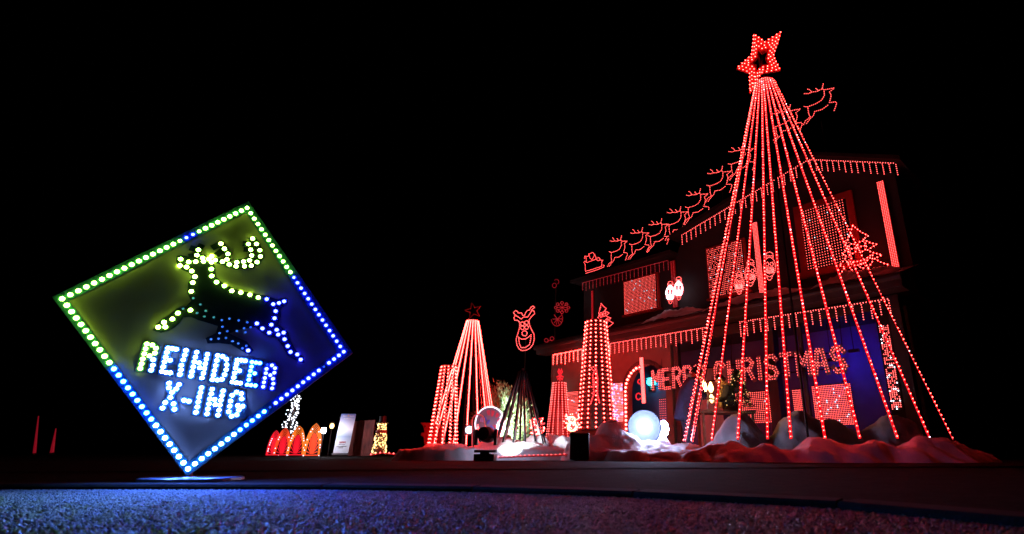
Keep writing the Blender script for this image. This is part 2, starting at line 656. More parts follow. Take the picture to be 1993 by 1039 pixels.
# ground floor curtains
def low_curtain(x0, y1, x1, y0, nu, nz, label, r=.013, off=-.03, white=.02, mats=REDM):
    ua, za = FU(x0, y1, off)
    ub, zb = FU(x1, y0, off)
    light_curtain(ua, ub, zb, za, off, nu, nz, r, label, mats, white)
low_curtain(1098, 763, 1125, 838, 12, 28, 'narrow red light curtain on window between thin cone and wide cone', .012, white=.04)
low_curtain(1184, 747, 1213, 820, 11, 24, 'speckled red and blue light curtain on wall right of the wide cone', .015, white=.22, mats=[M['red_mid'], M['bluewhite']])
low_curtain(1416, 766, 1503, 822, 22, 17, 'red light curtain at porch rail left of the wide dark post', .0115)
low_curtain(1541, 758, 1571, 818, 8, 16, 'small red light curtain at porch rail between the two dark posts', .0115)
low_curtain(1579, 751, 1667, 826, 24, 22, 'large red light curtain at porch rail right of the thin dark post', .0115, white=.03)
low_curtain(1282, 775, 1299, 838, 4, 14, 'faint red light curtain on porch door beside the white floodlight', .011, white=.0, off=1.5)
# front door behind the arch
dr = MB()
fbox(dr, -8.05, -7.15, .17, 2.2, 1.50, 1.545)
do = dr.build('door', M['whitewood'], house)
dr = MB()
for zz in (.35, 1.25):
    for uu in (-7.95, -7.55):
        fbox(dr, uu, uu + .32, zz, zz + .75, 1.485, 1.498)
dr.build('panel', M['whitewood'], do)
dr = MB()
dr.dots([F(-7.25, 1.15, 1.47)], .035)
dr.build('handle', M['steel'], do)
# porch lamp and house number
L = FP(1268, 741, 1.42)
lamp = thing('porch_lamp', L, 'glowing cyan porch lamp above the house number plate', 'lamp')
q = MB().lathe(L - Z * .10, [(.10, 0), (.13, .05), (.12, .13), (.07, .17)], 14)
q.build('lamp_shade', M['cyan'], lamp, True)
q = MB()
q.lathe(L + Z * .07, [(.15, 0), (.15, .03), (.05, .05)], 14)
q.obox(L + Z * .1 + NF * .06, EF * .03, NF * .07, Z * .02)
q.build('lamp_cap', M['whitewood'], lamp)
ua, za = FU(1262, 746, 1.53); ub, zb = FU(1273, 758, 1.53)
ub = ua + .24; zb = za - .22
npl = thing('house_number_plate', F(ua, zb, 1.54), 'small dark house number plate under the cyan lamp', 'number plate')
q = MB(); fbox(q, ua, ub, zb, za, 1.525, 1.545); q.build('plate', M['blackplastic'], npl)
q = MB()
cu, cz = ua + .09, (za + zb) / 2
q.tube([F(cu + .032 * math.cos(t), cz + .03 + .032 * math.sin(t), 1.515) for t in np.linspace(0, 2 * PI, 10)[:-1]], .009, 4, closed=True)
q.tube([F(cu + .032, cz + .03, 1.515), F(cu + .025, cz - .03, 1.515), F(cu - .01, cz - .06, 1.515)], .009, 4)
q.tube([F(cu + .085, cz + .06, 1.515), F(cu + .085, cz - .06, 1.515)], .009, 4)
q.build('numeral', M['whitewood'], npl)

# ------------------------------------------------------------------ icicle lights along the eaves
def icicles(pts, n, lens, r, m, mt, label, name='icicle_lights', step=.055, jag=0.):
    t = thing(name, pts[0], label, 'icicle lights', 'icicle lights along the eaves')
    w, d = MB(), MB()
    w.tube(pts, .006, 4)
    d.dots(resample(pts, step * .9), r)
    tot = resample(pts, np.linalg.norm(pts[1] - pts[0]) / n)
    for i, p in enumerate(tot):
        ln = lens[i % len(lens)] * (1 + jag * (random.random() - .5))
        w.tube([p, p - Z * ln], .005, 4, 0)
        d.dots([p - Z * (k * step * .8 + .03) for k in range(int(ln / (step * .8)))], r)
    w.build('cable', mt, t)
    d.build('light_points', m, t, kind='stuff')
    return t


icicles([FP(1077, 690, -.46), FP(1186, 669, -.46)], 13, [.30], .013, M['red'], M['red_bloom'], 'bright icicle lights on lower gutter left of and behind the wide cone', jag=.1)
icicles([FP(1188, 668, -.46), FP(1378, 636, -.46)], 20, [.30, .27, .31], .012, M['red_mid'], M['red_tube_dim'], 'icicle lights on lower gutter above the porch between wide cone and giant tree', jag=.15)
icicles([FP(1440, 626, -.46), FP(1729, 581, -.46)], 19, [.30, .31], .012, M['red_mid'], M['post'], 'icicle lights on lower gutter behind the strings of the giant tree', jag=.1)
icicles([FP(1134, 550, UP - .4), FP(1300, 506, UP - .4)], 22, [.26], .010, M['red_dim'], M['red_tube_dim'], 'faint icicle lights on upper left gutter above the small window', jag=.15)
icicles([FP(1327, 457, UP - .4), FP(1572, 311, UP - .4)], 24, [.28], .011, M['red_mid'], M['post'], 'icicle lights up the long left slope of the gable', jag=.1)
icicles([FP(1576, 310, UP - .4), FP(1743, 317, UP - .4)], 14, [.27], .011, M['red_mid'], M['post'], 'icicle lights down the short right slope of the gable', jag=.08)

# ------------------------------------------------------------------ straight strips of light points on posts
def pixel_strip(px0, py0, px1, py1, off, width, ncol, nrow, label, m=None, dark=0., white=.0, backing='blackplastic', r=.0098):
    a, bb = FP(px0, py0, off), FP(px1, py1, off)
    t = thing('light_strip', bb, label, 'light strip', 'upright strips of red light points on the house')
    ax = unit(a - bb)
    sd = unit(EF - ax * np.dot(EF, ax))
    bk = MB()
    bk.obox((a + bb) / 2 + NF * .025, (a - bb) / 2, sd * width / 2, NF * .01)
    bk.build('backing', M[backing], t)
    d = MB()
    pts = [bb + (a - bb) * (j + .5) / nrow + sd * width * ((i + .5) / ncol - .5) for j in range(nrow) for i in range(ncol)]
    led_grid(d, pts, r, white, dark)
    d.build('light_points', [m or M['red_mid'], M['white']], t, kind='stuff')
    return t


pixel_strip(1712, 352, 1744.5, 526, UP - .1, .13, 4, 58, 'upright red strip at the right end of the upper wall', white=.0, backing='redboard')
pixel_strip(1468, 432, 1483, 572, UP - .1, .13, 4, 52, 'upright red strip on upper wall behind the giant tree', backing='redboard')
pixel_strip(1308, 507, 1314, 597, UP - .1, .15, 2, 34, 'dull red strip behind the two white faced figures', M['red_dim'], backing='redboard')
pixel_strip(1152, 565, 1152.5, 620, UP - .1, .07, 2, 26, 'short thin red strip under upper gutter above the wide cone', M['red_tube'], backing='redboard')
pixel_strip(1248, 695, 1253, 784, -.06, .11, 5, 54, 'upright red strip with round bumps beside the bulb lined arch', backing='redboard')
pixel_strip(1719, 632, 1746, 797, -.02, .17, 5, 44, 'twisted red and white strip at the right end of the porch', dark=.22, white=.12)
# round candy bumps on the strip by the arch
d = thing('candy_motif', FP(1246, 771, -.09), 'small round red light loops up the strip beside the arch', 'light motif')
q = MB()
for (px, py, s) in ((1244.5, 715, .045), (1244.5, 742, .05), (1242.5, 771, .075)):
    c = FP(px, py, -.1)
    MB().tube([c + EF * s * math.cos(t) + Z * s * math.sin(t) for t in np.linspace(.5, 2 * PI - .5, 14)], .016, 5).build('light_loop', M['red_tube'], d)
# bulbs round the arch
d = thing('arch_bulbs', F(ac - ar, .1, -.05), 'row of red bulbs curving up the arched porch opening', 'light string')
w = MB()
pth = [F(ac - ar + .05, z, -.04) for z in np.linspace(.25, az, 9)] + [F(ac - (ar - .05) * math.cos(t), az + (ar - .05) * math.sin(t), -.04) for t in np.linspace(.1, 1.45, 7)]
w.tube(pth, .008, 5); w.build('cable', M['post'], d)
for p in resample(pth, .098):
    q = MB().lathe(p - NF * .02, [(.012, -.02), (.026, .0), (.030, .018), (.02, .036)], 8, axis=-NF)
    q.build('bulb', M['red'], d, True)

# ------------------------------------------------------------------ outline motifs of rope light
def motif(name, org, lines, label, cat, group=None, rt=.012, m='red_tube', md='red', step=.05, rd=.011, parts=None, closed_set=()):
    t = thing(name, org, label, cat, group)
    for pn, idx in (parts or {'light_outline': range(len(lines))}).items():
        tb = MB()
        dd = MB()
        for i in idx:
            tb.tube(lines[i], rt, 5)
            dd.dots([p - NF * rt * .6 for p in resample(lines[i], step)], rd)
        o = tb.build(pn, M[m], t)
        if md:
            dd.build('light_points', M[md], o, kind='stuff')
    return t


def circ(cx, cy, rx, ry=None, n=14, a0=0, a1=2 * PI):
    ry = ry or rx
    return [(cx + rx * math.cos(q), cy + ry * math.sin(q)) for q in np.linspace(a0, a1, n)]


def mapper(x0, y0, s, off):
    return lambda ln: [FP(x0 + x * s, y0 + y * s, off) for x, y in ln]


ROOFO = 2.0
mp = mapper(1130, 450, .0867, ROOFO)
deer_lines = [
    [(670, 210), (720, 225), (760, 210), (830, 215), (900, 185), (920, 100)], [(760, 205), (745, 160), (710, 135)], [(850, 205), (820, 155)],
    [(905, 190), (920, 215), (1050, 215), (985, 275), (1000, 350), (965, 470), (1040, 480), (1055, 510), (1010, 640)],
    [(920, 215), (915, 320), (870, 400), (800, 440), (690, 470), (640, 450)],
    [(690, 475), (690, 600), (705, 670), (640, 720), (600, 800)], [(940, 515), (860, 575), (770, 580), (745, 660), (700, 700), (640, 790)]]
dl = [mp(l) for l in deer_lines]
nose0 = FP(1220, 468, ROOFO)
dgroup = 'flying reindeer of red rope light above the roof'
deer = motif('reindeer_light', nose0, dl, 'rope light reindeer directly in front of the sleigh', 'light reindeer', dgroup, parts={'antler': [0, 1, 2], 'body_outline': [3, 4, 5, 6]}, rt=.006, m='red_tube_dim', md='red_mid', step=.05, rd=.011)
spots = [((1262, 452), 'rope light reindeer second ahead of the sleigh'), ((1300, 435), 'rope light reindeer third ahead of the sleigh'), ((1338, 411), 'rope light reindeer fourth ahead of the sleigh'),
         ((1377, 376), 'rope light reindeer fifth ahead of the sleigh'), ((1421, 332), 'rope light reindeer sixth ahead of the sleigh, left of the giant tree'),
         ((1465, 288), 'rope light reindeer seventh ahead of the sleigh, half behind the giant tree'), ((1556, 211), 'rope light reindeer second from the front, passing behind the giant tree'),
         ((1622, 170), 'leading rope light reindeer at the top right, clear of the giant tree')]
for (pq, lab) in spots:
    o = copy_tree(deer)
    o.location = tuple(FP(pq[0], pq[1], ROOFO))
    o['label'] = lab
sl = [[(120, 940), (400, 850), (520, 800), (535, 765), (500, 745)], [(110, 890), (200, 870), (480, 780), (475, 690), (500, 645), (440, 640)],
      [(110, 890), (105, 740), (75, 700), (90, 670), (150, 695), (350, 620)], [(90, 600), (95, 550), (170, 560), (190, 500), (280, 470), (340, 560), (350, 620)],
      [(190, 500), (215, 600), (260, 630), (330, 500)], [(130, 680), (130, 590), (90, 600)], circ(400, 620, 36, 36)]
motif('sleigh_light', FP(1150, 530, ROOFO), [mp(l) for l in sl], 'rope light sleigh with rider at the left end of the reindeer line', 'light sleigh', rt=.008, m='red_tube', md='red_mid', step=.05, parts={'runner': [0], 'sleigh_body': [1, 2], 'rider': [3, 4, 5, 6]})
# thin black masts that carry the flying team, one behind each figure
for i, (px, py) in enumerate([(1155, 522), (1203, 500), (1285, 470), (1405, 370), (1598, 235)]):
    top = FP(px, py, ROOFO + .03)
    t = MB().tube([top, V3(top[0], top[1], 4.8)], .012, 5)
    lab = ['slender black mast behind the rope light sleigh', 'slender black mast behind the reindeer next to the sleigh', 'slender black mast behind the third reindeer from the sleigh', 'slender black mast behind the sixth reindeer from the sleigh', 'slender black mast behind the leading reindeer'][i]
    tag(t.build('roof_mast', M['black']), lab, 'mast', 'masts on the roof')

# laughing reindeer head and snowflakes hung on dark poles left of the house
OFFH = .4
mp = mapper(980, 580, .1155, OFFH)
hd = [[(270, 400), (275, 480), (245, 590), (215, 680), (225, 780), (260, 850), (310, 880), (380, 875), (450, 840), (500, 770), (520, 690), (515, 600), (480, 540), (440, 450), (430, 370), (470, 310), (525, 260), (520, 215), (470, 200), (525, 155), (500, 130), (460, 150), (440, 200), (400, 205), (370, 250), (355, 290), (330, 290), (300, 240), (250, 250), (240, 220), (205, 205), (170, 240), (200, 290), (175, 330), (190, 370), (240, 370), (270, 400)],
      [(210, 285), (300, 350), (340, 315), (410, 315), (440, 270), (480, 205)], circ(320, 430, 33), circ(390, 410, 33), circ(320, 495, 33), circ(390, 490, 33), circ(357, 590, 44),
      [(255, 655), (310, 690), (370, 685), (430, 650), (465, 615), (460, 690), (440, 780), (370, 830), (300, 830), (270, 770), (255, 655)]]
motif('reindeer_face_light', FP(1022, 682, OFFH), [mp(l) for l in hd], 'laughing long reindeer face outlined in red rope light on a dark pole', 'light motif', rt=.008, m='red_tube', md='red_mid', rd=.0145, step=.062,
      parts={'face_outline': [0], 'antler': [1], 'eye': [2, 3, 4, 5], 'nose': [6], 'mouth': [7]})
sn = [[(0, 0), (math.cos(q) * 12, -math.sin(q) * 9)] for q in np.linspace(0, 2 * PI, 9)[:-1]] + [circ(12 * math.cos(q), -9 * math.sin(q), 3, n=7) for q in np.linspace(0, 2 * PI, 9)[:-1]]
motif('snowflake_light', FP(1092, 605, OFFH), [[FP(1094 + x, 598 + y, OFFH) for x, y in l] for l in sn], 'dim red snowflake of eight spokes above the curled motif', 'light motif', 'small dim red motifs left of the house', rt=.008, m='red_tube_dim', md='red_dim')
sn = [circ(1084, 619, 11, 15, 16, -1.2, 3.0)] + [[(1085, 620), (1085 + 9 * math.cos(q), 620 + 12 * math.sin(q))] for q in (-.6, 0, .6, 1.2, 1.8, 2.4, 3.1, 3.9)]
motif('curled_light', FP(1085, 634, OFFH), [[FP(x, y, OFFH) for x, y in l] for l in sn], 'dim red curled motif hanging under the eight spoked snowflake', 'light motif', 'small dim red motifs left of the house', rt=.010, m='red_tube_dim', md='red_dim')
sn = [circ(1071, 668, 5.5, 6.5)] + [circ(1071 + 9.5 * math.cos(q), 668 + 10.5 * math.sin(q), 3.6) for q in (-2.5, -1.2, -.1, 2.6)] + [[(1071, 675), (1068, 680), (1070, 684)]]
motif('flower_light', FP(1071, 684, OFFH), [[FP(x, y, OFFH) for x, y in l] for l in sn], 'dim red flower motif of small loops by the gutter end', 'light motif', 'small dim red motifs left of the house', rt=.011, m='red_tube_dim', md='red_dim')
sn = [circ(1079, 555, 4, 4.5), circ(1083, 548, 4.5, 5, 10, -2.5, 1)]
motif('hook_light', FP(1079, 560, OFFH), [[FP(x, y, OFFH) for x, y in l] for l in sn], 'barely lit red hook motif highest of the group left of house', 'light motif', 'small dim red motifs left of the house', rt=.009, m='red_faint', md=None)
for (px, py, lab) in ((1024, 640, 'black pole carrying the laughing reindeer face'), (1082, 545, 'black pole carrying the four dim motifs left of the house')):
    top = FP(px, py, OFFH + .05)
    tag(MB().tube([top, V3(top[0], top[1], .05)], .02, 6).build('motif_pole', M['black']), lab, 'pole', 'motif poles')

# singing tree faces
mp = mapper(1620, 430, .1251, UP - .3)
st = [[(320, 65), (420, 150), (560, 228), (475, 280), (580, 330), (690, 360), (545, 450), (640, 490), (775, 525), (655, 580), (760, 640), (885, 680), (740, 760), (560, 835), (460, 860), (230, 890), (80, 880), (200, 715), (110, 690), (220, 560), (205, 520), (150, 520), (255, 390), (190, 385), (300, 170), (250, 250), (320, 65)],
      circ(315, 425, 62, 78), circ(460, 390, 68, 82), [(250, 440), (380, 410)], [(395, 405), (525, 375)],
      [(230, 630), (370, 630), (500, 600), (625, 510)], [(250, 650), (370, 690), (480, 660), (600, 560)], [(230, 635), (290, 750), (400, 785), (530, 750), (620, 640), (628, 515)], circ(470, 690, 45, 40)]
PT = {'tree_outline': [0], 'eye': [1, 2, 3, 4], 'mouth': [5, 6, 7, 8]}
motif('singing_tree_light', FP(1680, 540, UP - .3), [mp(l) for l in st], 'large jagged tree with grinning face in red bulbs at upper right', 'light motif', 'singing tree faces', rt=.006, rd=.0115, step=.066, parts=PT, m='red_tube', md='red')
mp = lambda ln: [FP(1157 + x * .042, 586 + y * .062, -.1) for x, y in ln]
motif('singing_tree_light', FP(1172, 640, -.1), [mp(l) for l in st], 'small jagged tree with face in red rope light above the wide cone', 'light motif', 'singing tree faces', rt=.011, m='red_tube', md='red_mid', step=.05, parts=PT)

# singing bulb faces
def bulb_face(px, py, rx, ry, off, label, white=False):
    P = lambda x, y: FP(px + x * rx, py + y * ry, off)
    L_ = lambda pts: [P(x, y) for x, y in pts]
    ls = [L_(circ(0, 0, 1, 1, 22)), L_([(-.55, -.85), (-.6, -1.15), (-.5, -1.42), (0, -1.55), (.5, -1.42), (.6, -1.15), (.55, -.85)]), L_([(-.58, -1.15), (.58, -1.15)]),
          L_(circ(-.38, -.28, .26, .22, 9)), L_(circ(.38, -.28, .26, .22, 9)), L_(circ(0, .12, .14, .1, 7)), L_([(-.75, .2), (-.5, .52), (0, .68), (.5, .52), (.75, .2), (0, .4), (-.75, .2)]), L_([(-.5, .9), (-.3, 1.25), (0, 1.38), (.3, 1.25), (.5, .9)])]
    t = motif('bulb_face_light', P(0, 1.4), ls, label, 'light motif', 'singing bulb faces', rt=.008, rd=.012, step=.042, m='red_tube_dim' if not white else 'red_tube_dim', md='red_mid', parts={'face_outline': [0], 'cap': [1, 2], 'eye': [3, 4], 'nose': [5], 'mouth': [6, 7]})
    fill = MB()
    if white:
        pts = [P(x, y) for x in np.linspace(-.92, .92, 11) for y in np.linspace(-.95, .75, 13) if x * x + y * y < .95 and not (abs(y + .22) < .3 and .1 < abs(x) < .68)]
        fill.dots([p - NF * .02 for p in pts], .016)
        fill.build('cheek_lights', M['white_face'], t, kind='stuff')
    else:
        pts = [P(x, y) for x in np.linspace(-.7, .7, 8) for y in np.linspace(.1, .6, 5) if abs(x) > .2 or y > .4]
        fill.dots([p - NF * .02 for p in pts], .011)
        fill.build('cheek_lights', M['red_mid'], t, kind='stuff')


bulb_face(1498, 519, 11.5, 19, UP - .3, 'red bulb shaped singing face right of the upright red strip')
bulb_face(1461, 532, 11, 18, UP - .3, 'red bulb shaped singing face left of the upright red strip')
bulb_face(1439, 552, 9, 15, UP - .3, 'faint red bulb shaped face beside the dark curtained window')
bulb_face(1305, 570, 8.5, 15, UP - .3, 'left of two white faced bulb figures on upper wall', True)
bulb_face(1321.5, 562, 8.5, 15.5, UP - .3, 'right of two white faced bulb figures on upper wall', True)

# ------------------------------------------------------------------ MERRY CHRISTMAS
GL = {'M': [[(0, 0), (0, 1), (.5, .45), (1, 1), (1, 0)]], 'E': [[(1, 0), (0, 0), (0, 1), (1, 1)], [(0, .5), (.8, .5)]], 'R': [[(0, 0), (0, 1), (.7, 1), (1, .8), (.7, .5), (0, .5)], [(.55, .5), (1, 0)]],
      'Y': [[(0, 1), (.5, .5), (1, 1)], [(.5, .5), (.5, 0)]], 'C': [[(1, .8), (.75, 1), (.25, 1), (0, .75), (0, .25), (.25, 0), (.75, 0), (1, .2)]], 'H': [[(0, 0), (0, 1)], [(1, 0), (1, 1)], [(0, .5), (1, .5)]],
      'I': [[(.5, 0), (.5, 1)]], 'S': [[(1, .82), (.75, 1), (.25, 1), (0, .8), (.2, .55), (.8, .45), (1, .2), (.75, 0), (.25, 0), (0, .18)]], 'T': [[(0, 1), (1, 1)], [(.5, 1), (.5, 0)]], 'A': [[(0, 0), (.3, 1), (.7, 1), (1, 0)], [(.12, .38), (.88, .38)]]}
MO = -.10
sign = thing('merry_christmas_sign', F(-6, 1.5, MO), 'row of red bulb outlined block letters spelling MERRY CHRISTMAS across the porch', 'sign')
rail = MB()
zb = FU(1273, 764, MO)[1] + .03
zt = FU(1268, 718, MO)[1]


def bar(mb, a, c, w, off, th):
    d = unit(c - a)
    s = np.cross(d, NF)
    mb.obox((a + c) / 2 + NF * off, (c - a) / 2 + d * w * .5, s * w / 2, NF * th / 2)


def word(txt, ua, ub):
    n = len(txt)
    cell = [.55 if ch_ == 'I' else 1. for ch_ in txt]
    tot = sum(cell)
    u = ua
    for i, ch_ in enumerate(txt):
        wdt = (ub - ua) * cell[i] / tot
        w0, w1 = u + wdt * .17, u + wdt * .83
        u += wdt
        pan, dd = MB(), MB()
        sw = .072 if n == 5 else .085
        k = 0
        for ln in GL[ch_]:
            P = [F(w0 + (w1 - w0) * x, zb + .05 + (zt - zb - .10) * y, MO) for x, y in ln]
            for a, c in zip(P[:-1], P[1:]):
                bar(pan, a, c, sw, .02 + .0021 * (k % 5), .02)
                k += 1
                s = np.cross(unit(c - a), NF)
                for sd in (-1, 1):
                    dd.dots([p + s * sd * sw * .33 - NF * .006 for p in resample([a, c], .052)], .009)
        lo = pan.build('letter', M['acrylic'], sign)
        dd.build('light_points', M['red_mid'], lo, kind='stuff')


word('MERRY', FU(1267, 740, MO)[0], FU(1372, 720, MO)[0])
word('CHRISTMAS', FU(1388, 720, MO)[0], FU(1650, 700, MO)[0])
rail.tube([F(FU(1267, 740, MO)[0], zt - .12, MO + .06), F(FU(1650, 700, MO)[0], zt - .12, MO + .06)], .012, 5)
rail.tube([F(FU(1267, 740, MO)[0], zb + .12, MO + .06), F(FU(1650, 700, MO)[0], zb + .12, MO + .06)], .012, 5)
for px in (1283, 1420, 1530, 1640):
    u_ = FU(px, 700, MO)[0]
    rail.tube([F(u_, zt - .12, MO + .06), F(u_, 2.72, MO + .16)], .008, 5)
rail.build('hanging_rail', M['black'], sign)
# blue lamps added under the porch ceiling to turn its wall blue
for (px, py, lab) in ((1662, 682, 'added small blue lamp under porch ceiling right of the last letter'), (1618, 700, 'added small blue lamp behind the last letter S')):
    c = FP(px, py, .9)
    t = thing('added_blue_light', c, lab, 'lamp', 'added blue lamps under the porch')
    q = MB().obox(c, EF * .10, NF * .03, Z * .03); q.build('housing', M['blackplastic'], t)
    q = MB().obox(c + NF * .034 - Z * .01, EF * .09, NF * .003, Z * .018); q.build('lens', M['added_blue'], t)
    q = MB().tube([c + Z * .03, V3(c[0], c[1], 2.72)], .008, 5); q.build('bracket', M['blackplastic'], t)

# ------------------------------------------------------------------ giant tree of strings with star
TC, TR = V3(3.19, 8.42, 0), 1.80
TOPZ = 6.62
tree = thing('string_light_tree', (TC[0], TC[1], .2), 'giant cone of red light strings rising in front of the house', 'light tree')
pole = MB().tube([V3(TC[0], TC[1], .1), V3(TC[0], TC[1], TOPZ + .55)], [.02, .016], 8)
pole.build('pole', M['black'], tree)
rg = MB()
for zz, rr in ((TOPZ, .15), (.16, TR)):
    rg = MB().tube([TC + V3(rr * math.cos(q), rr * math.sin(q), zz) for q in np.linspace(0, 2 * PI, 49)[:-1]], .012 if rr < 1 else .018, 5, closed=True)
    rg.build('hoop', M['black'], tree)
for ang in (147, 159, 170, 180.5, 190.5, 208, 222, 234.5, 243.2, 255.1, 267.3, 281.8, 297.9, 322):
    q = math.radians(ang)
    o3 = V3(math.cos(q), math.sin(q), 0)
    a, c = TC + o3 * .155 + Z * TOPZ, TC + o3 * TR + Z * .35
    d3 = unit(c - a)
    side = V3(-o3[1], o3[0], 0)
    outn = unit(np.cross(side, d3))
    if np.dot(outn, o3) < 0:
        outn = -outn
    s = MB()
    s.obox((a + c) / 2, (c - a) / 2, side * .017, outn * .004)
    so = s.build('light_string', M['black'], tree)
    s = MB()
    s.obox((a + c) / 2 + outn * .0065, (c - a) / 2, side * .0155, outn * .002)
    s.build('front_strip', M['red_bloom'], so)  # glowing strip put in for the red bloom round the points
    s = MB()
    n = 110
    for k in range(n):
        f_ = (k + .5 + random.uniform(-.14, .14)) / n
        p = a + (c - a) * f_ + outn * .014 + side * random.uniform(-.003, .003)
        q_ = random.random()
        s.dots([p], .0098 * random.uniform(.85, 1.12), 1 if q_ < .03 else 2 if q_ < .22 else 0)
    s.build('light_points', [M['red'], M['white'], M['red_mid']], so, kind='stuff')
# star
SY = TC[1] - .05
nS = -unit(V3(TC[0], SY, 0))
sc = on_plane(1478, 122, V3(TC[0], SY, 0), nS)
star = thing('star_topper', sc - Z * .5, 'tilted five pointed red bulb star with open centre topping the giant tree', 'star')
outer = [(1521, 60), (1506, 108), (1519, 135), (1482, 142), (1459, 180), (1458, 141), (1433, 132), (1462, 106), (1467, 64), (1489, 80)]
ctr = (1480, 116)
SP = lambda x, y: on_plane(x, y, V3(TC[0], SY, 0), nS)
inner_s = [(ctr[0] + (x - ctr[0]) * .36, ctr[1] + (y - ctr[1]) * .36) for x, y in outer]
s = MB()
N = len(outer)
for i in range(N):
    j = (i + 1) % N
    s.prism([SP(*outer[i]), SP(*outer[j]), SP(*inner_s[j]), SP(*inner_s[i])], nS, .05)
so = s.build('star_board', M['redboard'], star)
dd = MB()
for k, fr in enumerate((.96, .77, .57)):
    ring = [SP(ctr[0] + (x - ctr[0]) * fr, ctr[1] + (y - ctr[1]) * fr) + nS * .008 for x, y in outer]
    dd.dots(resample(ring, .082, True), .0125)
dd.build('light_points', M['red'], star, kind='stuff')
s = MB()
s.tube([SP(1474, 92) - nS * .03, SP(1482, 142) - nS * .03], .016, 6)
s.tube([SP(1482, 142) - nS * .03, V3(TC[0], TC[1], TOPZ + .5)], .016, 6)
s.build('mount', M['redpaint'], star)


# ------------------------------------------------------------------ reindeer crossing sign
SO = V3(-2.53, 3.70, 1.0)
YAW = math.radians(31)
nB = unit(V3(math.sin(YAW), -math.cos(YAW), 0.03))
BP = lambda x, y: on_plane(x, y, SO, nB)
uB = unit(np.cross(Z, nB))
vB = np.cross(nB, uB)
cr = thing('reindeer_crossing_sign', (SO[0], SO[1], .05), 'yellow diamond sign with lit leaping reindeer and words REINDEER X-ING', 'sign')
LC, TCn, RC, BC = (121, 581), (481, 404), (669, 684), (366, 912)
OL, OT, OR, OB = (101, 577), (484, 391), (687, 686), (364, 927)
IL, IT, IR, IB = (134, 585), (479, 413), (655, 684), (367, 897)
bd = MB()
e = lambda q: BP(*q) - nB * .002
bd.prism([e(IL), e(IT), e(IR), e(IB)], nB, .02)
bd.build('board', M['board'], cr)
fr = MB()
for (a, b_, c, d_) in ((OL, OT, IT, IL), (OT, OR, IR, IT), (OR, OB, IB, IR), (OB, OL, IL, IB)):
    fr.prism([BP(*a), BP(*b_), BP(*c), BP(*d_)], nB, .045)
fr.build('frame', M['frame'], cr)
# silhouette
sil = [(344, 498), (352, 496), (370, 499), (392, 500), (414, 506), (419, 520), (420, 538), (430, 548), (445, 557), (465, 565), (485, 569), (505, 573), (522, 576), (540, 582), (558, 579), (560, 590), (546, 600), (546, 615), (541, 630), (553, 640), (561, 646), (566, 663), (575, 680), (590, 694), (593, 706), (580, 703), (560, 692), (549, 672), (538, 657), (522, 654), (508, 645), (497, 636), (470, 640), (446, 648), (462, 656), (480, 664), (494, 681), (485, 690), (470, 682), (450, 670), (425, 667), (404, 668), (400, 657), (420, 648), (424, 634), (405, 628), (385, 622), (372, 616), (357, 617), (350, 628), (340, 637), (328, 643), (313, 647), (297, 642), (310, 625), (330, 612), (345, 600), (362, 595), (372, 585), (365, 570), (366, 550), (374, 538), (368, 530), (352, 523), (344, 512)]
sb = MB()
sb.prism([BP(*p) + nB * .0 for p in sil], nB, .012)


def stroke(mb, pts, w, lift):
    P = [BP(*p) for p in pts]
    for k, (a, c) in enumerate(zip(P[:-1], P[1:])):
        d = unit(c - a)
        s = np.cross(d, nB)
        mb.obox((a + c) / 2 + nB * (lift + .0008 * (k % 4)), (c - a) / 2 + d * w * .42, s * w / 2, nB * .005)


cv = lambda x0, y0, s, pts: [(x0 + x * s, y0 + y * s) for x, y in pts]
C3 = lambda pts: cv(290, 450, .1925, pts)
C4 = lambda pts: cv(370, 560, .1444, pts)
ant = [[(550, 303), (543, 268), (485, 240), (500, 187), (525, 150)], [(670, 290), (742, 305), (788, 283), (798, 227), (763, 175), (700, 225)], [(763, 175), (728, 123), (660, 155)], [(742, 305), (812, 333), (880, 352), (965, 352), (1035, 345), (1092, 310), (1127, 253), (1120, 190), (1087, 127), (1048, 72)], [(888, 312), (955, 305), (1015, 293), (1038, 243), (1028, 185), (1005, 128), (975, 125)], [(1028, 185), (985, 180)], [(485, 240), (430, 250)], [(500, 187), (440, 170)]]
for l in ant:
    stroke(sb, C3(l), .040, -.0045)
sb.build('reindeer_silhouette', M['signblack'], cr)

